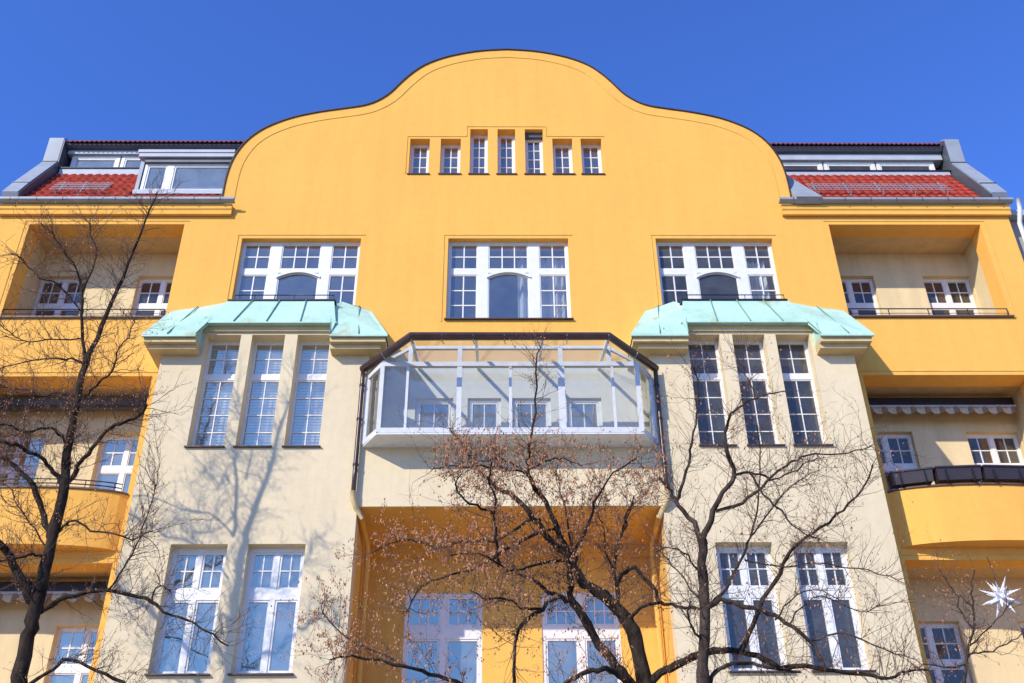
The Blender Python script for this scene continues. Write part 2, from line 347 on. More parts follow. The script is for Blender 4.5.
# bays ----------------------------------------------------------------
def rect(px0, px1, py0, py1, Y):
    a = at(px0, py0, Y); b = at(px1, py1, Y); return a.x, b.x, b.z, a.z
tripl = [(5.08, 5.73), (4.25, 4.87), (3.39, 4.01)]
TZ = (9.92, 12.28)
low = [(4.74, 5.69), (3.44, 4.40)]
LZ = (5.95, 8.09)
for s in (-1, 1):
    hs = []
    for a, b in tripl: q = sorted((s*a, s*b)); hs.append((X(q[0]), X(q[1]), TZ[0], TZ[1]))
    for a, b in low:
        q = sorted((s*a, s*b)); hs.append((X(q[0]), X(q[1]), *LZ)); hs.append((X(q[0]), X(q[1]), 1.9, 4.2))
    x0, x1 = sorted((X(s*2.63), X(s*6.5)))
    m0, m1 = sorted((X(s*3.33), X(s*5.80)))
    for pa in ((x0, m0), (m1, x1)): b = MB(); b.plate(*pa, 0, 12.0, [], YB, YB+.3); b.build('bay_pier', 'cream', B)
    q0, q1 = sorted((X(s*6.2), X(s*6.5))); b = MB(); b.box(q0, q1, YB+.3, 17.2, 0, 11.99); b.build('bay_side_wall', 'cream', B)
    b = MB()
    b.plate(m0, m1, 0, 12.44, hs, YB, YB+.3)
    b.build('bay_wall', 'cream', B)
    t = MB()   # soffit head inside mouldings around the triple window
    t.box(m0-.02, m1+.02, YB-.05, YB-.002, 12.335, 12.44)
    t.build('window_head_moulding', 'stone', B)
    # stepped cornice blocks each side of the raised middle
    for (u0, u1, outer) in ((5.80, 6.76, True), (2.30, 3.33, False)):
        c = MB(); q0, q1 = sorted((X(s*u0), X(s*u1)))
        if outer:
            lo, hi = (u0, 6.76)
            for (uo, yf, z0, z1) in ((6.76, 15.95, 11.90, 12.0), (6.68, 16.05, 11.81, 11.90)):
                a, b_ = sorted((X(s*u0), X(s*uo))); c.box(a, b_, yf, 17.0, z0, z1-.001)
        else:
            for (uo, yf, z0, z1) in ((2.30, 15.95, 11.90, 12.0), (2.40, 16.05, 11.81, 11.90)):
                a, b_ = sorted((X(s*u1), X(s*uo))); c.box(a, b_, yf, 17.0, z0, z1-.001)
        c.build('bay_cornice', 'stone', B)
    # copper roof
    def P(u, Y, z): return Vector((X(s*u), Y, z))
    k = MB()
    def sheet(pts, th=.03): k.ext(pts, (0, 0, -th))
    sheet([P(6.80, 15.9, 12.035), P(5.80, 15.9, 12.035), P(5.50, 16.66, 13.2), P(5.62, 17.0, 13.54), P(6.2, 17.0, 13.40), P(6.78, 17.0, 13.31)])
    sheet([P(2.26, 15.9, 12.035), P(3.33, 15.9, 12.035), P(3.50, 16.66, 13.2), P(3.36, 17.0, 13.54), P(3.08, 17.0, 13.44), P(2.76, 17.0, 13.30)])
    sheet([P(5.84, 16.14, 12.475), P(3.29, 16.14, 12.475), P(3.45, 16.60, 13.27), P(5.55, 16.60, 13.27)])
    # cheeks between the middle and the sides
    k.poly([P(5.80, 15.9, 12.03), P(5.84, 16.14, 12.47), P(5.55, 16.60, 13.27), P(5.50, 16.66, 13.2)]); k.poly([P(3.33, 15.9, 12.03), P(3.29, 16.14, 12.47), P(3.45, 16.60, 13.27), P(3.50, 16.66, 13.2)])
    for uu, um in ((5.80, 5.84), (3.33, 3.29)): k.poly([P(uu, 15.905, 12.0), P(uu, 16.31, 12.0), P(uu, 16.31, 12.72), P(um, 16.14, 12.46), P(uu, 15.905, 12.03)])
    # closing ends
    k.poly([P(6.78, 15.92, 12.0), P(6.78, 17.0, 12.0), P(6.775, 17.0, 13.30)]); k.poly([P(2.28, 15.92, 12.0), P(2.28, 17.0, 12.0), P(2.76, 17.0, 13.29)])
    k.box(min(X(s*5.8), X(s*6.8)), max(X(s*5.8), X(s*6.8)), 15.89, 15.93, 11.985, 12.02); k.box(min(X(s*2.26), X(s*3.33)), max(X(s*2.26), X(s*3.33)), 15.89, 15.93, 11.985, 12.02)
    k.box(min(X(s*3.27), X(s*5.86)), max(X(s*3.27), X(s*5.86)), 16.13, 16.3, 12.442, 12.462)
    cr = k.build('copper_roof', 'copper', B)
    sm = MB()
    for (A, Bp) in ((P(6.33, 15.9, 12.04), P(6.25, 17.0, 13.40)), (P(5.80, 15.9, 12.04), P(5.52, 16.62, 13.22)), (P(3.33, 15.9, 12.04), P(3.48, 16.62, 13.22)), (P(2.80, 15.9, 12.04), P(3.02, 17.0, 13.43)),
                    (P(5.22, 16.14, 12.48), P(5.05, 16.6, 13.28)), (P(4.6, 16.14, 12.48), P(4.52, 16.6, 13.28)), (P(3.96, 16.14, 12.48), P(4.0, 16.6, 13.28))):
        sm = MB(); sm.bar(A+Vector((0, -.012, .006)), Bp+Vector((0, -.01, .014)), .012, .022); sm.build('seam', SEAM, cr)
    # flat deck with dark edge in front of the upper window + low rail
    d = MB(); q0, q1 = sorted((X(s*3.42), X(s*5.54))); d.box(q0, q1, 16.58, 16.998, 13.275, 13.31); d.build('deck_edge', 'dark', B)
    rl = MB(); q0 += .12; q1 -= .05 
    rl.tube([Vector((q0, 16.62, 13.43)), Vector((q1, 16.62, 13.43))], .011, 6)
    for k_ in range(6): xx = q0+k_*(q1-q0)/5; rl.tube([Vector((xx, 16.62, 13.31)), Vector((xx, 16.62, 13.43))], .008, 5)
    rl.build('low_rail', 'dark', B)
# centre: parapet, recess, winter garden room ------------------------------
c = MB(); c.plate(X(-2.63), X(2.63), 8.76, 9.93, [], YB, YB+.25); c.build('balcony_parapet', 'cream', B); c = MB(); c.plate(X(-2.63), X(2.63), 1.0, 4.95, [(X(-1), X(1), 1.9, 4.1)], YB+.3, YB+.5); c.build('balcony_parapet', 'cream', B)
c = MB(); c.box(X(-2.63), X(2.63), YB+.02, YR, 8.75, 8.95); c.box(X(-2.62), X(2.62), YB+.5, YR, 4.7, 4.9)
c.box(X(-2.93), X(-2.63), YB+.3, YR+.3, 0, 8.75); c.box(X(2.63), X(2.93), YB+.3, YR+.3, 0, 8.75)
c.box(X(-2.629), X(2.629), YR-.16, YR-.001, 8.55, 8.749)
c.build('recess_wall', 'yellow_deep', B)
c = MB(); recW = [(-1.90, -.50), (.57, 1.97)]
c.plate(X(-2.93), X(2.93), 0, 8.75, [(X(a), X(b), 5.3, 7.89) for a, b in recW], YR, YR+.3); c.build('recess_wall', 'yellow_deep', B)
wgW = [at(p_, 412, Y0).x for p_ in (415, 453, 467.5, 501, 512.5, 551, 567, 602)]
wgW = [(wgW[0], wgW[1]), (wgW[2], wgW[3]), (wgW[4], wgW[5]), (wgW[6], wgW[7])]
wz = at(500, 398, Y0).z
c = MB(); c.plate(X(-2.628), X(2.628), 8.95, 11.996, [(a, b, 9.3, wz) for a, b in wgW], Y0, Y0+.3)
c.box(X(-2.93), X(-2.631), YB+.3, YR, 8.751, 12.0); c.box(X(2.631), X(2.93), YB+.3, YR, 8.751, 12.0)
c.build('balcony_back_wall', plain('pale_interior_paint', (.64, .59, .46), .9, 0, .04), B)
c = MB(); c.box(X(-6.4), X(6.4), Y0+.46, YR+.3, 12.001, 12.2); c.build('ceiling', 'cream_in', B)
# winter garden glazing -------------------------------------------------------
WG = empty('winter_garden'); WG.parent = B
YW = 15.82; zb, zr, zt = 9.93, 11.31, 11.67
fr = MB()
def wp(u, Y, z): return Vector((X(u), Y, z))
uf, ub = 2.295, 2.60
fr.bar(wp(-uf, YW, zb+.03), wp(uf, YW, zb+.03), .07, .10); 
for s in (-1, 1):
    fr.bar(wp(s*uf, YW, zb+.03), wp(s*ub, 16.29, zb+.03), .07, .10)
    fr.bar(wp(s*uf, YW, zr), wp(s*ub, 16.29, zr), .07, .09)
    fr.bar(wp(s*ub, 16.27, zb), wp(s*ub, 16.27, zr), .07); fr.bar(wp(s*uf, YW, zb), wp(s*uf, YW, zr+.03), .075)
fr.bar(wp(-uf, YW, zr), wp(uf, YW, zr), .08, .09)
muls = [at(p_, 400, YW).x for p_ in (406.5, 459, 510.5, 562, 614)]
for i, mx in enumerate(muls):
    wdt = (.045, .09, .05, .12, .045)[i]
    fr.box(mx-wdt/2, mx+wdt/2, YW-.03, YW+.04, zb+.06, zr-.03)
fr.bar(wp(-1.8, YW, zt), wp(1.8, YW, zt), .06, .06)
for mx in (X(-1.8), muls[1], muls[3], X(1.8)): fr.box(mx-.04, mx+.04, YW-.034, YW+.044, zr+.03, zt+.03)
for s in (-1, 1): fr.bar(wp(s*1.8, YW, zt), wp(s*uf, YW, zr+.04), .05)
fr.build('window_frame', 'frame_grey', WG)
bt = MB(); bt.ext([wp(-uf-.03, YW-.04, zb-.03), wp(uf+.03, YW-.04, zb-.03), wp(ub+.03, 16.298, zb-.03), wp(-ub-.03, 16.298, zb-.03)], (0, 0, -.02)); bt.build('bottom_panel', 'offwhite', WG)
gl = MB()
xs = [X(-uf)]+muls+[X(uf)]
for a, b in zip(xs, xs[1:]): gl.quad((a, YW+.005, zb+.05), (b, YW+.005, zb+.05), (b, YW+.005, zr), (a, YW+.005, zr))
for s in (-1, 1):
    gl.quad(wp(s*uf, YW, zb+.05), wp(s*ub, 16.28, zb+.05), wp(s*ub, 16.28, zr), wp(s*uf, YW, zr))
    gl.poly([wp(s*1.8, YW+.005, zr), wp(s*uf, YW+.005, zr), wp(s*1.8, YW+.005, zt)])
gl.quad(wp(-1.8, YW+.005, zr), wp(1.8, YW+.005, zr), wp(1.8, YW+.005, zt), wp(-1.8, YW+.005, zt))
gl.build('pane', glass('conservatory_glass', .12, (.86, .89, .88), gc=(.95, .9, .75), refl_veil=.035), WG)
GZ = 11.46; gf, gb_ = 1.745, 2.70; YG, YGb = 15.12, 16.22
rf = MB()
rf.poly([wp(-gf, YG, GZ+.03), wp(gf, YG, GZ+.03), wp(gf, Y0, 11.99), wp(-gf, Y0, 11.99)])
for s in (-1, 1): rf.poly([wp(s*gf, YG, GZ+.03), wp(s*gb_, YGb, GZ+.03), wp(s*gb_, YB, GZ+.05), wp(s*2.62, Y0, 11.6), wp(s*gf, Y0, 11.99)])
rf.build('glass_roof', 'g_clear', WG)
rb = MB()
for u in (-1.74, -.6, .57, 1.74): rb = MB(); rb.bar(wp(u, YG+.05, GZ), wp(u, Y0, 11.95), .05, .05); rb.build('rafter', 'offwhite', WG)
gt = MB()
path = [wp(-gb_-.02, YGb+.02, GZ), wp(-gf, YG, GZ), wp(gf, YG, GZ), wp(gb_+.02, YGb+.02, GZ)]
pr = [(-.065, .05), (-.07, .0), (-.045, -.045), (0, -.06), (.045, -.045), (.07, 0), (.065, .05), (.05, .05), (.05, .0), (0, -.035), (-.05, .0), (-.05, .05)]
def sweep(mb, path, pr):
    k = len(mb.v); n = len(pr)
    for i, q in enumerate(path):
        t = (path[min(i+1, len(path)-1)]-path[max(i-1, 0)]); t.z = 0; t.normalize(); nn = Vector((t.y, -t.x, 0))
        a = (path[i]-path[i-1]).normalized() if i else t
        sc_ = 1/max(.4, abs(a.dot(t)))
        for h, v in pr: mb.v.append(tuple(q+nn*h*sc_+Vector((0, 0, v))))
    for i in range(len(path)-1):
        for j in range(n): l = (j+1) % n; mb.f.append((k+i*n+j, k+i*n+l, k+(i+1)*n+l, k+(i+1)*n+j)); mb.sm.append(False)
    mb.f.append(tuple(k+j for j in range(n))); mb.f.append(tuple(k+(len(path)-1)*n+j for j in range(n))); mb.sm += [False]*2
sweep(gt, path, pr); gt.build('gutter', 'brown', WG, True)
gh = MB()
for u in (-1.74, -1.2, -.65, -.1, .45, 1.0, 1.74):
    gh.bar(wp(u, YG-.075, GZ-.0), wp(u, YG+.02, GZ-.075), .018); gh.bar(wp(u, YG+.02, GZ-.075), wp(u+.02, YG+.28, GZ+.03), .014)
for s in (-1, 1):
    q = wp(s*2.25, 15.7, GZ); gh.bar(q+Vector((s*.07, -.05, 0)), q+Vector((0, .02, -.075)), .018)
gh.build('gutter_bracket', 'grey', WG)
# downpipes of the winter garden
for s in (-1, 1):
    dp = MB(); u = s*2.70
    dp.tube([wp(u, 16.19, GZ-.04), wp(u, 16.2, GZ-.2), wp(u, 16.2, 9.4), wp(u, 16.2, 8.98)], .042, 10)
    for z in (11.1, 10.4, 9.5): dp.tube([wp(u, 16.2, z-.02), wp(u, 16.2, z+.02)], .052, 10)
    o = dp.build('downpipe', 'brown', B)
    e = MB(); e.tube([wp(u, 16.2, 9.0), wp(u, 16.2, 8.86), wp(u-s*.06, 16.26, 8.72), wp(u-s*.14, 16.42, 8.60)], .05, 10); 
    e2 = MB(); e2.tube([wp(u-s*.14, 16.42, 8.61), wp(u-s*.16, 17.3, 8.45), wp(u-s*.16, 17.4, 8.2), wp(u-s*.16, 17.4, .2)], .05, 10)
    e.build('pipe_elbow', 'stone', o); e2.build('lower_pipe', 'yellow_deep', o)
# loggias -----------------------------------------------------------------------
logdoor = [(7.30, 8.07), (9.13, 10.22)]
log_inst = []
for li, (z0, z1) in enumerate(lev):
    for s in (-1, 1):
        fl_z = z0-1.0 if li == 0 else z1-2.75
        hs = []
        for (a, b) in ((7.0, 8.06), (9.14, 10.2)):
            q = sorted((s*a, s*b)); hs.append((X(q[0]), X(q[1]), fl_z+.15, z1-(.55, .66, .74, .7)[li]))
        c = MB(); x0, x1 = sorted((X(s*6.7), X(s*10.5)))
        c.plate(x0, x1, fl_z-.2, z1+.06, hs, YL, YL+.3)
        q0, q1 = sorted((X(s*6.47), X(s*6.75))); c.box(q0, q1, Y0+.451, YL, fl_z, z1+.06)
        q0, q1 = sorted((X(s*10.22), X(s*10.5))); c.box(q0, q1, Y0+.451, YL, fl_z, z1+.06)
        c.build('loggia_wall', 'cream_in', B)
        c = MB(); c.box(x0, x1, Y0+.452, YL, z1+.062, z1+.2); c.build('loggia_ceiling', 'bounce', B)
        c = MB(); c.box(x0, x1, Y0+.02, YL, fl_z-.15, fl_z); c.build('loggia_floor', 'stone', B)
        log_inst.append((s, li, hs))
# bowed parapets (level 1 and 2)
for s in (-1, 1):
    for li in (1, 2):
        z1 = lev[li][0]; zlo = z1-(1.03 if li == 1 else 1.2)
        b = MB(); n = 28; u0, u1 = 6.84, 10.17; c0 = (u0+u1)/2; h = (u1-u0)/2
        def yb(u): t = (u-c0)/h; return Y0-.44*math.sqrt(max(0, 1-.96*t*t))+.44*.2 if abs(t) < .999 else Y0
        P = [(u0+(u1-u0)*i/n) for i in range(n+1)]
        pts = [(X(s*u), min(Y0-.004, yb(u)) if 0 < i < n else Y0) for i, u in enumerate(P)]
        for (a, bb) in zip(pts, pts[1:]):
            b.quad((a[0], a[1], zlo), (bb[0], bb[1], zlo), (bb[0], bb[1], z1+.012), (a[0], a[1], z1+.012))
            b.sm[-1] = True
        b.poly([(q[0], q[1], zlo) for q in pts]); b.poly([(q[0], q[1], z1+.012) for q in reversed(pts)])
        b.build('bowed_parapet', 'yellow', B)
        c = MB()
        for (a, bb) in zip(pts, pts[1:]): c.ext([(a[0], a[1]-.03, z1+.014), (bb[0], bb[1]-.03, z1+.014), (bb[0], bb[1]+.1, z1+.014), (a[0], a[1]+.1, z1+.014)], (0, 0, .03))
        c.build('parapet_cap', 'bulb', B)
        rl = MB()
        for hh in ((.12, .2) if s < 0 else (.14, .28)):
            rl.tube([Vector((q[0], q[1]+.03, z1+hh)) for q in pts[1:-1]], .011, 6)
        for i in range(2, n, 4): q = pts[i]; rl.tube([Vector((q[0], q[1]+.03, z1+.02)), Vector((q[0], q[1]+.03, z1+(.2 if s < 0 else .28)))], .009, 5)
        rl.build('balcony_railing', 'dark', B)
    # level A parapet cap and rail
    q0, q1 = sorted((X(s*6.8), X(s*10.2))); z1 = lev[0][0]
    c = MB(); c.box(q0, q1, Y0-.05, Y0+.2, z1+.002, z1+.04); c.build('parapet_cap', 'bulb', B)
    rl = MB(); q0 += .08; q1 -= .1
    rl.tube([Vector((q0, Y0-.02, z1+.21)), Vector((q1, Y0-.02, z1+.21))], .013, 6); rl.tube([Vector((q0, Y0-.02, z1+.10)), Vector((q1, Y0-.02, z1+.10))], .007, 6)
    for k in range(5): xx = q0+k*(q1-q0)/4; rl.tube([Vector((xx, Y0-.02, z1+.03)), Vector((xx, Y0-.02, z1+.21))], .011, 5)
    rl.build('balcony_railing', 'dark', B)
# awnings
def stripe_mat(x0, st):
    m, n, b = base_mat('striped_awning_cloth'); tc = n.nodes.new('ShaderNodeTexCoord'); sp = n.nodes.new('ShaderNodeSeparateXYZ')
    n.links.new(tc.outputs['Object'], sp.inputs[0]); q = sp.outputs['X']
    for op, v in (('SUBTRACT', x0), ('DIVIDE', st), ('FRACT', 0), ('GREATER_THAN', .55)):
        k = n.nodes.new('ShaderNodeMath'); k.operation = op; k.inputs[1].default_value = v; n.links.new(q, k.inputs[0]); q = k.outputs[0]
    n.links.new(mixc(n, q, (.56, .46, .30), (.25, .17, .10)), b.inputs['Base Color']); b.inputs['Roughness'].default_value = .9
    return m
def awning(s, z1, valance=True):
    a = empty('awning'); a.parent = B
    x0, x1 = sorted((X(s*6.95), X(s*10.1)))
    yq = 17.82; z = at(950 if s > 0 else 60, {1: 406.5, 2: 592}[1 if z1 > 9 else 2], yq).z
    c = MB(); c.box(x0, x1, yq-.06, yq+.14, z-.03, z+.17); c.build('cassette', 'dark' if valance else 'dgrey', a)
    c = MB(); c.tube([Vector((x0, yq-.09, z-.045)), Vector((x1, yq-.09, z-.045))], .03, 8); c.build('front_bar', 'lgrey' if valance else 'brown', a)
    if valance:
        v = MB(); n = int((x1-x0)/.27); st = (x1-x0)/n; N = n*14
        dz = lambda x: -.13-.05*abs(math.sin(math.pi*(x-x0)/st)); dy = lambda x: yq-.11+.03*math.sin(2*math.pi*(x-x0)/st)
        for j in range(N):
            xa = x0+(x1-x0)*j/N; xb = x0+(x1-x0)*(j+1)/N
            v.quad((xa, dy(xa)+.02, z-.06), (xb, dy(xb)+.02, z-.06), (xb, dy(xb), z-.04+dz(xb)), (xa, dy(xa), z-.04+dz(xa)))
        v.build('valance', stripe_mat(x0, st), a)
awning(1, lev[1][1]); awning(-1, lev[2][1]); awning(-1, lev[1][1], False)
# ------------------------------------------------------------------ windows
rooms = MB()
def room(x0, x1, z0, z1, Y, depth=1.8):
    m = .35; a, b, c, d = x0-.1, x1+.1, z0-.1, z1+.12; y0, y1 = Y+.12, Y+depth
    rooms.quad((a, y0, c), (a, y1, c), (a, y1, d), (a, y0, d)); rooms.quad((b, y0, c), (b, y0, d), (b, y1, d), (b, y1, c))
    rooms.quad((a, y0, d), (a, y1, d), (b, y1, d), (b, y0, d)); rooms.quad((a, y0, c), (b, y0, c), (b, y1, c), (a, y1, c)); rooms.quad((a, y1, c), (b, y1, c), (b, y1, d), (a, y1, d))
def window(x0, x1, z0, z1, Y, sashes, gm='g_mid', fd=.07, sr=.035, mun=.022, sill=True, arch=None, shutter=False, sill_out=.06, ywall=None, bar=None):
    """sashes: (x0,x1,z0,z1,cols,rows) in metres relative to the window's lower left"""
    W_ = MB(); g_ = MB()
    hs = [(x0+a, x0+b, z0+c, z0+d) for a, b, c, d, _, _ in sashes]
    W_.plate(x0, x1, z0, z1, hs, Y, Y+fd)
    for si, ((a, b, c, d), (_, _, _, _, nc, nr)) in enumerate(zip(hs, sashes)):
        e = .001; W_.plate(a+e, b-e, c+e, d-e, [(a+sr, b-sr, c+sr, d-sr)], Y+.014, Y+.05)
        ga, gb, gc, gd = a+sr, b-sr, c+sr, d-sr
        g_.quad((ga-.01, Y+.036, gc-.01), (gb+.01, Y+.036, gc-.01), (gb+.01, Y+.036, gd+.01), (ga-.01, Y+.036, gd+.01))
        for i in range(1, nc): xx = ga+(gb-ga)*i/nc; W_.box(xx-mun/2, xx+mun/2, Y+.022, Y+.042, gc, gd)
        for i in range(1, nr): zz = gc+(gd-gc)*i/nr; W_.box(ga, gb, Y+.020, Y+.044, zz-mun/2, zz+mun/2)
        if arch is not None and si == arch:
            rise = .11; n = 14
            cx = (ga+gb)/2; hw = (gb-ga)/2
            def za(x): t = (x-cx)/hw; return gd-rise*t*t
            for i in range(n):
                xa = ga+(gb-ga)*i/n; xb = ga+(gb-ga)*(i+1)/n
                W_.ext([(xa, Y+.012, za(xa)), (xb, Y+.012, za(xb)), (xb, Y+.012, gd+.002), (xa, Y+.012, gd+.002)], (0, .03, 0))
            for i in range(n):
                xa = a-.03+(b-a+.06)*i/n; xb = a-.03+(b-a+.06)*(i+1)/n
                W_.ext([(xa, Y-.03, za(xa)+.02), (xb, Y-.03, za(xb)+.02), (xb, Y-.03, za(xb)+.075), (xa, Y-.03, za(xa)+.075)], (0, .04, 0))
            W_.box(cx-.02, cx+.02, Y-.034, Y-.001, gd+.01, gd+.12) if False else None
    if bar: 
        for zz in bar: W_.box(x0+.002, x1-.002, Y-.035, Y-.002, z0+zz-.03, z0+zz+.03)
    o = W_.build('window', 'white', B)
    g_.build('pane', gm, o)
    if sill:
        yw = ywall if ywall is not None else Y-.18
        s_ = MB(); s_.prism([(yw-sill_out, z0-.03), (yw-sill_out, z0-.008), (Y+.01, z0+.012), (Y+.01, z0-.001), (yw-.002, z0-.006), (yw-.002, z0-.03)], x0-.03, x1+.03) ; s_.build('sill', 'sill', o, True)
    if shutter:
        h_ = MB(); h_.box(x0+.002, x1-.002, Y-.09, Y-.01, z1-.14, z1-.002); h_.build('shutter_box', 'dgrey', o)
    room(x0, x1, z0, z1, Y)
    return o
# upper three
def upper(a, b, gm):
    w_ = b-a; H = 2.06; k = w_/2.5
    s = [(.05*k, .61*k, 1.36, 2.01, 2, 2), (.05*k, .61*k, .05, 1.21, 2, 3), (.84*k, 1.66*k, 1.36, 2.01, 3, 2), (.83*k, 1.67*k, .05, 1.26, 1, 1), (1.89*k, 2.45*k, 1.36, 2.01, 2, 2), (1.89*k, 2.45*k, .05, 1.21, 2, 3)]
    window(X(a), X(b), 13.11, 15.17, Y0+.14, s, gm, arch=3, ywall=Y0, sr=.024, mun=.026)
upper(*upW[0], 'g_mid'); upper(*upW[1], 'g_mid'); upper(*upW[2], 'g_dark')
for i, (a, b, t) in enumerate(gabW):
    w_ = b-a; H = t-16.99-(.12 if i == 4 else 0)
    rows = 4 if 2 <= i <= 4 else 3
    window(X(a), X(b), 16.99, t, Y0+.2, [(.05, w_-.05, .05, H-.05, 2, rows)], 'g_mid', sr=.025, mun=.024, shutter=(i == 4), ywall=Y0, sill_out=.03)
for s in (-1, 1):
    for i, (a, b) in enumerate(tripl):
        q = sorted((s*a, s*b)); w_ = q[1]-q[0]; H = TZ[1]-TZ[0]
        window(X(q[0]), X(q[1]), *TZ, YB+.24, [(.03, w_-.03, .03, 1.50, 2, 4), (.03, w_-.03, 1.62, H-.04, 2, 2)], 'g_sky' if s < 0 else 'g_dark', sr=.022, mun=.018, ywall=YB, sill_out=.05)
    for (a, b) in low:
        q = sorted((s*a, s*b)); w_ = q[1]-q[0]; H = LZ[1]-LZ[0]; m_ = w_/2
        window(X(q[0]), X(q[1]), *LZ, YB+.18, [(.06, m_-.04, .06, 1.24, 1, 1), (m_+.04, w_-.06, .06, 1.24, 1, 1), (.06, m_-.04, 1.42, H-.08, 2, 2), (m_+.04, w_-.06, 1.42, H-.08, 2, 2)], 'g_sky' if s < 0 else 'g_dark', ywall=YB)
        window(X(q[0]), X(q[1]), 1.9, 4.2, YB+.18, [(.06, m_-.04, .06, 1.24, 1, 1), (m_+.04, w_-.06, .06, 1.24, 1, 1), (.06, m_-.04, 1.42, H-.08, 2, 2), (m_+.04, w_-.06, 1.42, H-.08, 2, 2)], 'g_dark', ywall=YB)
for a, b in recW:
    w_ = b-a; m_ = w_/2
    window(X(a), X(b), 5.3, 7.89, YR+.02, [(.06, m_-.06, .1, 1.75, 1, 1), (m_+.06, w_-.06, .1, 1.75, 1, 1), (.06, m_-.06, 1.98, 2.52, 3, 2), (m_+.06, w_-.06, 1.98, 2.52, 3, 2)], 'g_sky', ywall=YR-.01, sill_out=.03)
for a, b in wgW:
    w_ = b-a; H = wz-9.3
    window(a, b, 9.3, wz, Y0+.06, [(.06, w_-.06, .06, H-.06, 2, 3)], 'g_sky', ywall=Y0, sill_out=.02)
for s, li, hs in log_inst:
    for h in hs:
        w_ = h[1]-h[0]; m_ = w_/2; H = h[3]-h[2]
        window(*h[:4], YL+.12, [(.04, m_-.045, .1, H-.80, 1, 1), (m_+.045, w_-.04, .1, H-.80, 1, 1), (.04, m_-.045, H-.66, H-.06, 2, 2), (m_+.045, w_-.04, H-.66, H-.06, 2, 2)], 'g_dark' if (li == 0 or s > 0) else 'g_sky', ywall=YL, sill=False, sr=.022)
ctr = MB(); ctr.plate(X(-1), X(1), 1.9, 4.1, [], YB+.42, YB+.45); ctr.build('entrance_door', 'bulb', B)
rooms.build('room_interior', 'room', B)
# ------------------------------------------------------------------ roofs
SL = .63
DARKT = plain('dark_red_tile', (.20, .045, .035), .9, 0, .3, 6)  # darker red-brown tile for the upper roof edge
def rp(u, z): return Vector((X(u), 16.88+(z-16.05)*SL, z))
def tiles(mb, ua, ub, za, zb_):
    L = (zb_-za)*math.sqrt(1+SL*SL); nx = max(8, int((ub-ua)/.035)); nrow = L/.30; ny = int(nrow*7)
    ax = Vector((0, SL, 1)).normalized(); nm = Vector((0, -1, SL)).normalized()
    O = rp(0, za); k = len(mb.v)
    for j in range(ny+1):
        sdist = L*j/ny; ph = (sdist/.27) % 1
        for i in range(nx+1):
            u = ua+(ub-ua)*i/nx
            h = .032*(math.sin(2*math.pi*u/.19)*.5+.5)**.8+.055*(1-ph)
            q = Vector((X(u), O.y, O.z))+ax*sdist+nm*h; mb.v.append(tuple(q))
    for j in range(ny):
        for i in range(nx):
            a = k+j*(nx+1)+i; mb.f.append((a, a+1, a+nx+2, a+nx+1)); mb.sm.append(False)
ZT = 17.5
for _k in range(40):
    q = at(100, 174.5, rp(0, ZT).y); ZT += (q.z-ZT)*.5
ZT -= .10
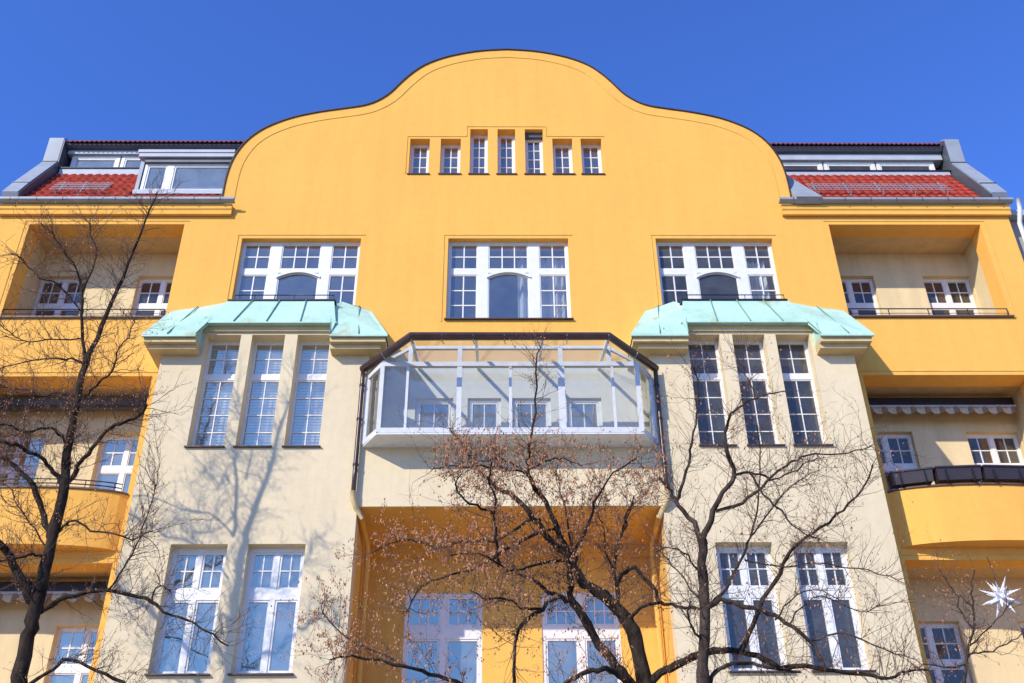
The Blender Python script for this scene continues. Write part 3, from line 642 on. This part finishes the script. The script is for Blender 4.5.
for s in (-1, 1):
    t = MB()
    if s < 0:
        tiles(t, -10.40, -8.25, 16.06, ZT); tiles(t, -8.25, -6.2, 16.06, 16.40)
    else: tiles(t, 6.28, 10.38, 16.06, ZT)
    t.build('tiled_roof', 'tile', B)
    d = MB(); ua, ub2 = (sorted((s*6.15, s*10.2)))
    pts = [rp(ua, 16.05), rp(ub2, 16.05), rp(ub2, ZT+.1), rp(ua, ZT+.1)]; d.ext(pts, (0, .1, -.02))
    d.build('roof_deck', 'dgrey', B)
    yl = rp(0, ZT).y; zl = at(100, 168.6, yl-.04).z if s < 0 else at(900, 171.5, yl-.04).z
    # ledge above tiles, window band, header, fascia
    l0, l1 = (X(-10.40), X(-8.1)) if s < 0 else (X(6.2), X(10.40))
    m = MB(); m.box(l0, l1, yl-.04, yl+.06, ZT+.0, zl); m.build('ledge_flashing', 'lgrey', B)
    m = MB(); m.box(l0-.03, l1+.03, yl-.07, yl+.5, zl+.002, zl+.022); m.build('ledge_cap', 'dark', B)
    yw = 18.15
    zt = at(100 if s < 0 else 900, 156 if s < 0 else 162, yw).z; zh = at(100 if s < 0 else 900, 150.5 if s < 0 else 154, yw-.08).z
    if s < 0: wins = [(X(-10.3), X(-9.17)), (X(-9.13), X(-8.0))]
    else: wins = [(X(6.3), X(7.52)), (X(7.56), X(8.78)), (X(8.82), X(10.2))]
    for a, b in wins: 
        w_ = b-a
        window(a, b, 17.3, zt, yw, [(.08, w_-.08, .08, zt-17.3-.08, 1, 1)], 'g_sky' if s < 0 else 'g_dark', sill=False)
    m = MB(); m.box(X(-10.40) if s < 0 else X(6.1), X(-6.1) if s < 0 else X(10.40), yw-.08, yw+.2, zt, zh); m.build('dormer_header', 'lgrey', B)
    yf = 17.93; z1 = at(120 if s < 0 else 900, 144.5 if s < 0 else 147, yf).z
    m = MB(); m.prism([(yf+.2, zh+.001), (yf+.06, zh+.02), (yf, z1), (yf, z1+.03), (yf+.3, z1+.03)], X(-10.41) if s < 0 else X(5.2), X(-5.2) if s < 0 else X(10.41)); m.build('fascia', 'dgrey', B, True)
    # tiled verge edge seen from below
    e = MB(); n = 46; ua, ub2 = (-10.40, -5.2) if s < 0 else (5.2, 10.40)
    k0 = len(e.v)
    for i in range(n*4+1):
        u = ua+(ub2-ua)*i/(n*4); h = .022*math.sin(2*math.pi*i/4)
        e.v += [(X(u), yf-.06, z1+.04+h), (X(u), yf-.06, z1+.075+h), (X(u), yf+2.2, z1+.55+h)]
    for i in range(n*4):
        a = i*3; e.f += [(a, a+3, a+4, a+1), (a+1, a+4, a+5, a+2)]; e.sm += [False]*2
    e.build('upper_tiled_roof', DARKT, B)
    # fire wall with metal cladding
    f0, f1 = sorted((X(s*10.46), X(s*10.80)))
    a1 = (16.86, 16.06); pf = [a1, (16.74, 16.24), (17.02, 16.74), (17.85, 18.12), (17.84, 18.86), (18.0, 18.98), (28, 18.98), (28, 15.97)]
    m = MB(); m.prism(pf, f0, f1); m.build('fire_wall', 'grey', B, True)
    m = MB(); m.prism([(a+.01, b_-.04) for a, b_ in pf[:6]]+[(19, 18.9), (19, 16.4)], *( (f1+.002, f1+.03) if s < 0 else (f0-.03, f0-.002))); m.build('fire_wall_flashing', 'dgrey', B, True)
    m = MB(); 
    for q in (pf[2], pf[3]): m.bar(Vector((f0-.01, q[0]-.006, q[1])), Vector((f1+.01, q[0]-.006, q[1])), .02)
    m.build('cladding_seam', 'dark', B)
    # snow guard
    sg = MB(); us = (-10.0, -8.75) if s < 0 else (6.7, 9.85)
    nrm = Vector((0, -1, SL)).normalized()
    for j, zz in enumerate((16.52, 16.65, 16.78, 16.90)):
        sg.bar(rp(us[0], zz)+nrm*.13, rp(us[1], zz)+nrm*.13, .012)
    for k in range(int((us[1]-us[0])/.09)+1): u = us[0]+k*.09; sg.bar(rp(u, 16.52)+nrm*.13, rp(u, 16.90)+nrm*.13, .006)
    for k in range(5 if s > 0 else 3): u = us[0]+.15+k*(us[1]-us[0]-.3)/(4 if s > 0 else 2); sg.bar(rp(u, 16.44), rp(u, 16.98)+nrm*.13, .02); sg.bar(rp(u, 16.44), rp(u, 16.48)+nrm*.15, .02)
    sg.build('snow_guard', 'grey', B)
# large dormer on the left wing
D = empty('dormer'); D.parent = B
yd = 17.12; zs = at(180, 194, yd).z; zt = at(180, 153.5, yd).z; xa = at(141, 170, yd).x
m = MB(); m.box(xa-.05, X(-6.22), yd-.04, yd+.1, zs-.02, zs+.10); m.build('dormer_sill', 'lgrey', D)
m = MB(); m.box(xa-.09, X(-6.1), yd-.08, 18.1, zt-.16, zt-.05); m.box(xa-.12, X(-6.1), yd-.10, 18.1, zt-.049, zt+.03); m.build('dormer_roof', 'lgrey', D)
m = MB(); m.ext([(xa-.05, yd+.02, zs-.1), (xa-.05, 18.05, zs+1.4), (xa-.05, 18.05, zt-.05), (xa-.05, yd+.02, zt-.05)], (.08, 0, 0))
m.poly([(xa-.05, 18.05, 17.5), (xa-.05, yd, zs-.1), (xa-.45, yd+.15, zs-.12), (xa-.45, 18.05, 17.45)]); m.build('dormer_cheek', 'grey', D)
W0 = xa+.05; Wt = X(-6.02)-W0
window(W0, X(-6.02), zs+.1, zt-.16, yd+.05, [(.07, .50, .07, zt-zs-.42, 1, 1), (.66, Wt-.03, .07, zt-zs-.42, 1, 1)], 'g_sky', sill=False, ywall=yd)
m = MB(); m.box(W0, X(-6.02), yd-.02, yd+.04, zt-.27, zt-.165); m.build('roller_shutter', 'dgrey', D)
# right wing: triangular flashing beside the gable
m = MB(); m.ext([rp(6.2, 15.99), rp(6.75, 15.99), rp(6.28, ZT+.1), rp(6.2, ZT+.1)], (0, -.14, .09)); m.build('valley_flashing', 'grey', B)
# main roof body behind
m = MB(); m.box(X(-10.40), X(10.40), 18.4, 27.6, 15.9, 18.9); m.prism([(18.3, 18.9), (27.7, 18.9), (23, 20.0)], X(-10.40), X(10.40)); m.build('roof', 'tile', B, True)
m = MB(); m.prism([(17.46, 16.0), (17.46, 18.7), (19, 18.9), (20, 18.9), (20, 16.0)], X(-5.8), X(5.8)); m.build('gable_attic', 'dgrey', B, True)
# ------------------------------------------------------------------ neighbours
def neighbour(s, label):
    n_ = empty('neighbour_building', (X(s*18), 20, 0)); tag(n_, label, 'building')
    def put(mb, nm, mt, par=n_):
        mb.v = [(a-X(s*18), b-20, c) for a, b, c in mb.v]; return mb.build(nm, mt, par, True)
    x0, x1 = sorted((X(s*10.83), X(s*25)))
    wn = [(x0+1.6+i*3+(0 if s > 0 else -.2), z) for i in range(4) for z in (2.2, 5.9, 9.6, 13.0)]
    hs = [(x, x+1.3, z, z+1.9 if z < 12 else z+1.7) for x, z in wn]
    m = MB(); m.plate(x0, x1, 0, 16.05, hs, 17.3, 17.6); m.box(x0, x1, 17.61, 28, 0, 16.05); m.v = [(a-X(s*18), b-20, c) for a, b, c in m.v]; m.build('wall', 'neigh', n_)
    m = MB(); m.prism([(17.2, 16.052), (28.2, 16.052), (25, 18), (18.6, 17.2)], x0, x1); put(m, 'roof', 'grey')
    m = MB(); m.box(x0, x1, 17.1, 17.28, 15.9, 16.05); put(m, 'gutter', 'lgrey')
    for h in hs:
        m = MB(); w_ = h[1]-h[0]; H = h[3]-h[2]
        m.plate(h[0], h[1], h[2], h[3], [(h[0]+.07, h[0]+w_/2-.04, h[2]+.07, h[3]-.07), (h[0]+w_/2+.04, h[1]-.07, h[2]+.07, h[3]-.07)], 17.45, 17.5)
        m.v = [(a-X(s*18), b-20, c) for a, b, c in m.v]; o = m.build('window', 'white', n_)
        m = MB(); m.quad((h[0], 17.49, h[2]), (h[1], 17.49, h[2]), (h[1], 17.49, h[3]), (h[0], 17.49, h[3])); m.v = [(a-X(s*18), b-20, c) for a, b, c in m.v]; m.build('pane', 'g_mid', o)
neighbour(1, 'beige rendered building adjoining the yellow block at the right edge')
neighbour(-1, 'beige rendered building adjoining the yellow block at the left edge')
dp = MB(); u = 10.94
dp.tube([Vector((X(u), 16.66, 15.98)), Vector((X(u), 16.72, 15.75)), Vector((X(u), 16.9, 15.5)), Vector((X(u), 16.92, .2))], .05, 10); dp.build('downpipe', 'offwhite', B)
# ------------------------------------------------------------------ loose things
def curtain(x0, x1, z0, z1, Y, label, mat='curtain', waves=6):
    m = MB(); n = waves*8
    for i in range(n):
        a = i/n; b = (i+1)/n
        f_ = lambda t: Y+.05*math.sin(t*waves*2*math.pi)+.015*math.sin(t*waves*5.1)
        m.quad((x0+(x1-x0)*a, f_(a), z0), (x0+(x1-x0)*b, f_(b), z0), (x0+(x1-x0)*b, f_(b), z1), (x0+(x1-x0)*a, f_(a), z1)); m.sm[-1] = True
    o = m.build('curtain', mat); tag(o, label, 'curtain'); return o
curtain(X(.20), X(1.2), 13.0, 15.0, Y0+.5, 'white curtain drawn to the right side of the middle arched window', waves=7)
curtain(X(4.95), X(5.5), 13.0, 14.9, Y0+.5, 'white lace curtain in the right sash of the upper right window', waves=5)
curtain(X(-10.05), X(-9.75), 13.0, 15.0, YL+.4, 'rust coloured curtain in the top left loggia window', 'rust', 3)
for i, (a, b) in enumerate(tripl):
    m = MB()
    for k in range(40): z = TZ[0]+.05+k*.06; m.ext([(X(-b)+.03, YB+.42, z), (X(-a)-.03, YB+.42, z), (X(-a)-.03, YB+.44, z+.056), (X(-b)+.03, YB+.44, z+.056)], (0, 0, .004))
    o = m.build('window_blind', 'blind'); tag(o, 'pale slatted blind behind the %s of the three tall windows under the left copper roof' % ('leftmost', 'middle', 'rightmost')[i], 'blind', 'blinds in the left bay windows')
# planters on the right bowed balcony
z1 = lev[1][0]
def yb(u): t = (u-8.505)/1.665; return Y0-.44*math.sqrt(max(0, 1-.96*t*t))+.088
for (u0, u1, lab) in ((6.90, 7.58, 'short dark brown planter box on the right balcony rail, nearest the bay'), (7.64, 8.42, 'dark brown planter box in the middle of the right balcony rail'), (8.48, 9.28, 'dark brown planter box on the right balcony rail cut by the picture edge')):
    um = (u0+u1)/2; ya = yb(u0+.05); y2 = yb(u1-.05)
    o = empty('planter_box', (X(um), (ya+y2)/2, z1+.13)); tag(o, lab, 'planter', 'planter boxes on the right balcony rail')
    L = (u1-u0)/2; dyy = (y2-ya)/2
    def q(t, yo, z): return (L*t, dyy*t+yo, z)
    m = MB()
    # tapering trough with rim
    for (b0, b1, t0, t1, zz0, zz1) in ((-.09, .09, -.12, .12, -.04, .19),):
        m.v += [q(-.97, b0, zz0), q(.97, b0, zz0), q(.97, b1, zz0), q(-.97, b1, zz0), q(-1, t0, zz1), q(1, t0, zz1), q(1, t1, zz1), q(-1, t1, zz1)]
        m.f += [(0, 3, 2, 1), (0, 1, 5, 4), (1, 2, 6, 5), (2, 3, 7, 6), (3, 0, 4, 7)]; m.sm += [False]*5
    m.build('trough', 'planter', o)
    m = MB(); 
    for a, b in ((q(-1.01, -.125, .2), q(1.01, -.125, .2)), (q(-1.01, .125, .2), q(1.01, .125, .2)), (q(-1.01, -.125, .2), q(-1.01, .125, .2)), (q(1.01, -.125, .2), q(1.01, .125, .2))): m.bar(a, b, .03)
    m.build('rim', 'planter', o)
    m = MB(); m.poly([q(-.98, -.11, .17), q(.98, -.11, .17), q(.98, .11, .17), q(-.98, .11, .17)]); m.build('soil', 'bulb', o)
    m = MB()
    for t in (-.6, .6): m.bar(q(t, -.12, .2), q(t, -.13, -.05), .02); m.bar(q(t, -.13, -.05), q(t, .1, -.08), .02)
    m.build('bracket', 'dark', o)
# star lantern
sp = at(1000.8, 597, 16.75)
so_ = MB(); import itertools
dirs = []
for v in itertools.product((-1, 1), repeat=3): dirs.append(Vector(v))
for ax in range(3):
    for s in (-1, 1): d = Vector((0, 0, 0)); d[ax] = s*1.0; dirs.append(d)
for a in range(3):
    for s1 in (-1, 1):
        for s2 in (-1, 1): d = Vector((0, 0, 0)); d[a] = s1; d[(a+1) % 3] = s2; dirs.append(d)
rot = Matrix.Rotation(.35, 3, 'Y') @ Matrix.Rotation(.3, 3, 'X')
for i, d in enumerate(dirs):
    d = (rot @ d).normalized(); L = .37 if i < 14 else .26; u = d.orthogonal().normalized(); v = d.cross(u)
    k = len(so_.v); so_.v += [tuple(d*.06+u*.042), tuple(d*.06+v*.042), tuple(d*.06-u*.042), tuple(d*.06-v*.042), tuple(d*L)]
    so_.f += [(k, k+1, k+4), (k+1, k+2, k+4), (k+2, k+3, k+4), (k+3, k, k+4)]; so_.sm += [False]*4
st = empty('star_lantern', sp); tag(st, 'white many pointed paper star hanging in the lower right loggia opening', 'star lantern')
so_.build('star_body', 'star', st)
m = MB(); m.tube([Vector((0, 0, .05)), Vector((0, .02, .45)), Vector((0, .1, 8.03-sp.z+.0))], .006, 5); m.build('cord', 'dark', st)
# ------------------------------------------------------------------ trees
def fat(L, k): return [(p_, a*k, b, c, d) for p_, a, b, c, d in L]
def make_tree(name, label, Yt, limbs, ground_pt, bark, twig_density=1.0, leafiness=0.1, seed=1, leaf_zone=None, minlen=.25, maxlen=1.1, twig_r=.0042):
    rnd = random.Random(seed)
    T = empty(name, (at(*ground_pt, Yt).x, Yt, 0)); base = T.location.copy(); tag(T, label, 'tree', None)
    tr = MB(); cr = MB(); lf = MB(); tw = MB()
    def loc(v): return v-base
    tips = []
    for li, (pts, r0, r1, dy0, dy1) in enumerate(limbs):
        n = len(pts); P = []
        cs = catmull([(float(a), float(b)) for a, b in pts], 3)
        cs = [(a+rnd.gauss(0, .8), b+rnd.gauss(0, .8)) if 0 < i < len(cs)-1 else (a, b) for i, (a, b) in enumerate(cs)]
        m = len(cs)
        for i, (a, b) in enumerate(cs):
            t = i/(m-1); dy = dy0+(dy1-dy0)*t+.10*math.sin(i*.9+li)*(1 if li else .2)*t
            P.append(at(a, b, Yt+dy))
        rad = [((r0+(r1-r0)*(i/(m-1)))/2)/F*(Yt*1.08) for i in range(m)]
        for i in range(1, m-1): P[i] = P[i]+Vector((rnd.gauss(0, 1), rnd.gauss(0, 1), rnd.gauss(0, 1)))*rad[i]*.10; rad[i] *= .93+rnd.uniform(-.09, .12)
        tgt = tr if li == 0 else cr
        Q = [loc(v) for v in P]
        if li == 0: Q = [Vector((rnd.uniform(-.05, .05)+loc(at(*ground_pt, Yt)).x, 0, -.1))]+[Q[0]*.5+Vector((0, 0, -.05))]+Q; rad = [rad[0]*1.5, rad[0]*1.15]+rad
        tgt.tube(Q, rad, 9 if r0 > 5 else 6)
        # twigs
        L = sum((P[i+1]-P[i]).length for i in range(m-1)); nt_ = int(L*7.5*twig_density)
        for _ in range(nt_):
            t = rnd.random()**.75 if li else .35+.65*rnd.random()
            i = min(m-2, int(t*(m-1))); q = P[i].lerp(P[i+1], rnd.random()); d = (P[i+1]-P[i]).normalized()
            if rad[min(i+(2 if li == 0 else 0), m-1)] > .11: continue
            tips.append((q, d, rad[i]))
        tips.append((P[-1], (P[-1]-P[-2]).normalized(), rad[-1]))
    def grow(q, d, L, r, lvl):
        n = max(3, int(L/.09)); pts = [q]; cur = d.copy(); kink = rnd.uniform(.16, .30)
        for i in range(n):
            cur = (cur+Vector((rnd.gauss(0, kink), rnd.gauss(0, kink), rnd.gauss(.05, kink)))).normalized()
            pts.append(pts[-1]+cur*(L/n))
        tw.tube([loc(v) for v in pts], [r*(1-.72*i/n) for i in range(n+1)], 4 if lvl == 0 else 3, False)
        if lvl < 2:
            for i in range(1, n+1):
                if rnd.random() < (.72 if lvl == 0 else .45):
                    ax = Vector((rnd.gauss(0, 1), rnd.gauss(0, 1), rnd.gauss(0, 1))).normalized()
                    dd = (cur*.55+(pts[i]-pts[i-1]).normalized()*.5+ax*.75+Vector((0, 0, .18))).normalized()
                    grow(pts[i], dd, L*rnd.uniform(.28, .6), r*.62, lvl+1)
        # dry leaves
        lz = leafiness
        if leaf_zone:
            lz = leaf_zone(pts[-1])
        for _ in range(5):
            if rnd.random() < lz:
                c = pts[rnd.randint(len(pts)//2, len(pts)-1)]+Vector((rnd.gauss(0, .012), rnd.gauss(0, .012), rnd.gauss(-.015, .012)))
                a = Vector((rnd.gauss(0, .5), rnd.gauss(0, .5), -1)).normalized()*rnd.uniform(.010, .019); b = Vector((rnd.gauss(0, 1), rnd.gauss(0, 1), rnd.gauss(0, .4))).normalized()*rnd.uniform(.005, .010)
                c = loc(c); k = len(lf.v); lf.v += [tuple(c), tuple(c+a*.9+b), tuple(c+a*2), tuple(c+a*.9-b)]; lf.f.append((k, k+1, k+2, k+3)); lf.sm.append(False)
    for (q, d, r_) in tips:
        ax = Vector((rnd.gauss(0, 1), rnd.gauss(0, 1), rnd.gauss(0, 1))); ax = (ax-d*ax.dot(d)).normalized()
        dd = (d*rnd.uniform(.2, .9)+ax+Vector((0, 0, .25))).normalized()
        grow(q, dd, rnd.uniform(minlen, maxlen)*rnd.uniform(.5, 1), twig_r*rnd.uniform(.8, 1.5), 0)
    tr.build('trunk', bark, T); c_ = cr.build('crown', bark, T)
    tw.build('twigs', 'twig', c_)
    if lf.f: lf.build('dry_leaves', 'leaf', c_)
    return T
LT = [([(20, 690), (28, 637), (35, 611), (46, 571), (55.5, 526), (65, 485.5), (68, 452), (72, 426), (79, 400), (85, 364), (97, 338), (111, 303), (128, 264), (146, 220), (157, 192)], 18, 1.5, 0, -.2),
 ([(35, 611), (28, 593), (18, 571), (7, 552), (-4, 540), (-30, 520)], 12, 6, 0, -.5),
 ([(84, 366), (82, 326), (83, 290), (73, 264), (60, 245), (52, 232)], 5, 1.2, 0, -.5),
 ([(83, 290), (97, 257), (91, 235), (90, 220)], 3, 1, -.3, -.1), ([(82, 312), (74, 303), (58, 284), (40, 277), (22, 259), (11, 253)], 2.6, 1, 0, -.8),
 ([(84, 368), (78, 361), (55, 358.5), (33, 359), (4, 367), (-10, 372)], 3.2, 1, 0, .6), ([(84, 345), (79, 339), (48, 341), (22, 341), (4, 328), (-8, 318)], 2.4, 1, 0, -.6),
 ([(75, 408), (68, 398), (58.5, 392), (44, 396.6), (29, 391), (9, 388), (-5, 384)], 3.4, 1.2, 0, .7), ([(70, 455), (61.5, 438), (51, 429), (41, 428.5), (26, 433), (15, 428.5), (3, 424), (-15, 428)], 4, 1.8, 0, -.7),
 ([(62, 490), (58, 477), (50, 469), (39.5, 457), (26, 450), (15, 445), (0, 441), (-20, 436)], 6, 3, 0, -.5), ([(53, 545), (48, 530), (42.6, 511), (33, 485.5), (15, 467), (0, 456), (-20, 445)], 8, 5, 0, .5),
 ([(68, 482), (76, 471), (88, 454), (101, 438), (111, 428), (124.5, 422), (140, 416), (146, 405), (148, 395)], 6.5, 2.2, 0, -.6), ([(80, 400), (88, 393), (97, 385), (113, 370), (117, 353), (129, 335), (135, 318)], 3.4, 1, 0, -.7),
 ([(58, 532), (66, 524), (76, 521), (91, 530), (117, 534), (132, 538.6), (152, 531)], 3.6, 1, 0, -.8), ([(40, 612), (58.5, 600), (82, 594), (108, 591), (132, 596), (152, 601.6), (164, 612), (187, 620), (205, 629), (228, 646)], 6.5, 1.4, 0, -.3),
 ([(108, 591), (120, 574), (132, 553), (143.5, 527), (152, 500), (158, 478)], 2.6, .9, -.2, -.5), ([(30, 684), (53, 669), (70, 660), (97, 670), (123, 683), (140, 700)], 4.5, 3, 0, -.6),
 ([(48, 566), (40, 556), (29, 555), (12, 560), (-8, 562)], 3.6, 2, 0, -.5), ([(50, 552), (35, 530), (17.5, 506), (12, 490)], 2.8, 1, 0, .5), ([(152, 601), (155, 588), (164, 586), (170, 592)], 2.2, 1.2, -.3, -.3)]
def lz_left(q):
    return .30 if (q.x < -5.6 and 8.6 < q.z < 10.2) else .16
make_tree('bare_tree', 'bare dark tree in front of the left loggias, its thin top reaching the upper floor', 13.95, fat(LT, .85), (20, 690), 'bark', 3.4, .1, 3, lz_left, .2, .85, .0045)
CT = [([(648, 700), (644, 683), (635, 639), (624, 618), (603, 596), (584, 583), (573, 564), (570, 553)], 17, 8, 0, 0),
 ([(571, 556), (554.6, 543.8), (539, 526), (523, 505.6), (509.7, 493), (502, 491), (487, 478.6), (473.8, 465), (469, 454), (456, 438), (450, 428)], 7.5, 1.4, 0, .5),
 ([(570, 556), (559, 533), (545.6, 503), (532, 481), (527.7, 469.6), (529, 451.7), (532, 434), (536, 400), (537, 363), (538.5, 342)], 6.5, 1.0, 0, -.5),
 ([(528, 473), (521, 468), (509, 462), (498, 459), (482, 462), (470, 455)], 3, 1, -.2, .3), ([(525, 473), (509.7, 468.5), (487, 467), (465, 466), (444.6, 466), (432, 470)], 2.6, .9, -.2, -.7),
 ([(529, 469.6), (541, 463), (554.6, 459), (568, 460), (582, 466)], 2.4, .8, -.2, -.8),
 ([(640, 700), (629.7, 683), (616, 666), (600, 644.7), (584, 618), (573, 602), (570.7, 585.7), (569.5, 556)], 12, 6, 0, .1),
 ([(573, 603), (565, 600), (557, 598.5), (541, 609), (525, 619.6), (517, 635.5), (514.5, 662), (514.5, 683)], 4.5, 3, 0, -.5),
 ([(568, 600), (549, 592), (535.6, 580), (520, 575), (512, 566)], 4.6, 2, 0, .5), ([(541, 609), (525, 609), (512, 601), (499, 598.5), (483, 598), (470, 590)], 3, 1.2, -.2, -.7),
 ([(566, 545), (554.6, 529), (539, 532.5), (521, 541.5), (509, 547), (488, 561.6), (472, 569.5), (446, 576), (427.5, 584), (414, 597), (406, 612)], 4, 1.2, 0, -.7),
 ([(540, 520), (530, 520), (514.5, 530), (493.5, 540.5), (462, 543), (435.5, 546), (409, 540.5), (386, 545), (372, 553)], 4, 1, .1, .9),
 ([(569, 560), (562, 560), (538, 564), (514.5, 572), (495, 561), (470, 553), (450, 556)], 3.6, 1, 0, -.9), ([(497, 566), (497, 550), (496, 532.5), (494, 514.6), (495, 496.6), (488, 480), (492, 462)], 4, 1.6, -.4, -.8),
 ([(494, 514), (476, 505.6), (460, 496.6), (456, 483), (462, 474)], 3, 1, -.5, -.9),
 ([(480, 700), (456.6, 682), (430, 674), (404, 667), (369.5, 659), (346, 656.6), (330, 660)], 5, 1.4, 0, -.5), ([(404, 667), (385, 655), (361.6, 646), (346, 638), (330, 622), (322, 612)], 2.4, 1, 0, .6),
 ([(640, 694), (620, 676), (606, 669), (593, 671), (576, 677), (560, 690)], 6, 4, 0, -.5),
 ([(624, 622), (617.6, 612.5), (617.6, 588), (613.6, 577.7), (616, 553.6), (624, 529.5), (627, 513), (634, 496)], 6, 1.6, 0, .5),
 ([(617.6, 588), (621.6, 573.7), (635, 568), (643, 577.7), (656.5, 591), (659, 602), (678, 607), (699, 609)], 5, 3, .1, -.4), ([(630, 625), (632, 615), (643, 607), (659, 603)], 4, 3, 0, -.2),
 ([(572, 556), (576, 548), (589.5, 524), (595, 503), (606, 484), (620, 469), (637, 459)], 4.2, 1, 0, -.8), ([(612, 570), (606, 552), (604, 530), (598, 510), (604, 490)], 2.6, 1, 0, .8),
 ([(622, 530), (631, 508), (642, 497), (653.5, 480), (655, 466)], 2, .8, .4, .8), ([(573, 550), (568, 530), (566, 508), (560, 492), (556, 470)], 2.6, .9, 0, .8),
 ([(644, 690), (659, 674), (678, 663.5), (699, 654), (721, 650), (742, 652.7), (763.6, 659), (781, 668), (806, 667), (832, 670.5), (863, 674), (889, 678), (907, 671), (928, 670)], 8.5, 1.8, 0, -.6),
 ([(739.5, 651), (753, 626), (763.6, 599), (780, 572), (789, 554), (805, 538), (828.6, 522), (849.7, 504), (865.5, 485), (873, 464)], 5, 1.4, -.2, -.7)]
def px_of(q):
    d = q-Vector((0, 0, 1.6)); w = d.dot(FW); return 512+F*d.dot(RT)/w, 341.5-F*d.dot(UP)/w
def lz_c(q):
    a, b = px_of(q)
    if a < 520 and 500 < b < 600: return .85
    if a < 440 and b > 600: return .6
    if 430 < a < 670 and 425 < b < 500: return .70
    if b >= 500 and a < 620: return .4
    return .12
make_tree('maple_tree', 'bare spreading maple in the centre with dark forked limbs and clusters of dry brown leaves', 9.8, fat(CT, 1.0), (648, 700), 'bark', 4.2, .1, 11, lz_c, .16, .62, .0026)
DT = [([(704, 700), (703, 683), (703, 653), (704.7, 607), (702.5, 575), (702.5, 540)], 14, 9.5, 0, 0),
 ([(702, 545), (694, 524), (678, 505), (670.5, 490.6), (660, 478)], 7, 2.4, 0, .4), ([(676, 502), (680, 490.6), (689, 461.7), (691.6, 443), (697, 414), (697, 380), (692, 362)], 4.5, 1, .3, -.2),
 ([(703, 545), (704.8, 532.8), (712.7, 511.7), (723, 493), (735, 474.8), (728.5, 456), (724.5, 440.6), (728.5, 422), (731, 413), (744, 403.7), (755, 398), (784, 391)], 7.5, 1.2, 0, -.5),
 ([(755, 398), (751, 385), (742, 368), (735, 352)], 1.8, .8, -.4, -.2), ([(735, 475), (749.6, 472.7), (765, 476), (773, 479), (792, 472), (807.5, 461.7), (820, 458)], 3.5, 1, -.2, .5),
 ([(716, 511), (736, 506), (755, 493), (773, 475), (792, 461.7), (807.5, 455), (831, 453.8), (855, 451), (872, 446)], 4, 1, 0, -.7), ([(750, 473), (759, 488), (776, 506), (792, 525), (807.5, 534), (820, 540)], 2.8, 1, -.2, -.7),
 ([(705, 612), (712, 604), (726, 588), (742, 556), (750, 537.5), (755, 519.6), (759, 490), (760, 448.5), (757, 425)], 4.5, 1, 0, .6), ([(750, 537), (765, 517), (784, 493), (800, 480), (815, 472)], 2.2, .8, .3, .2),
 ([(706, 608), (721, 600), (742, 605), (760, 610), (780.6, 619), (798.7, 630.5), (814, 646), (825, 668)], 6, 3, 0, -.7), ([(812, 640), (837, 633), (863, 639.6), (889, 651), (905, 655)], 2.4, .9, -.6, -.8),
 ([(745, 560), (775.5, 567), (810, 563), (837, 566), (868, 571), (896.6, 580)], 2, .9, .2, -.4), ([(708, 690), (715.4, 671.5), (731.5, 665), (753, 663.5), (774, 668), (800, 672)], 5.5, 3, 0, .4),
 ([(703, 600), (690, 590), (682, 575), (668, 560), (660, 545)], 2.6, 1, 0, .5), ([(698, 570), (688, 556), (672, 548), (655, 552)], 2.2, .9, 0, -.5), ([(775, 620), (790, 600), (812, 590), (840, 600)], 2, .8, -.4, -.6),
 ([(704, 640), (692, 628), (688, 612), (690, 600)], 3, 1.2, 0, -.4), ([(790, 624), (800, 608), (822, 596), (860, 612), (880, 606)], 1.8, .8, -.4, 0)]
make_tree('street_tree', 'bare grey trunked tree standing right of centre before the right bay', 9.2, fat(DT, .9), (704, 700), 'bark2', 4.6, .1, 21, lambda q: .05, .16, .66, .0023)
ST = [([(962, 700), (963.7, 683), (966, 664), (972.7, 633), (974, 607), (971, 589), (974, 570)], 3.6, 1, 0, 0), ([(970, 646), (972.7, 643), (987, 630.5), (1002, 615), (1010, 603)], 2.2, .9, 0, -.2),
 ([(967, 660), (974, 652.5), (992, 651), (1012.6, 641), (1024, 632)], 2.2, .9, 0, .2), ([(974, 610), (963, 598), (952, 590), (946, 578)], 1.8, .8, 0, .2), ([(973, 630), (962, 612), (958, 596)], 1.6, .8, 0, -.2), ([(966, 664), (950, 668), (930, 664), (914, 668)], 2.2, 1, 0, -.2)]
make_tree('sapling', 'slender reddish sapling below the white star at the right edge', 13.0, ST, (962, 700), 'bark2', 3, .1, 31, lambda q: .12, .18, .6, .0034)
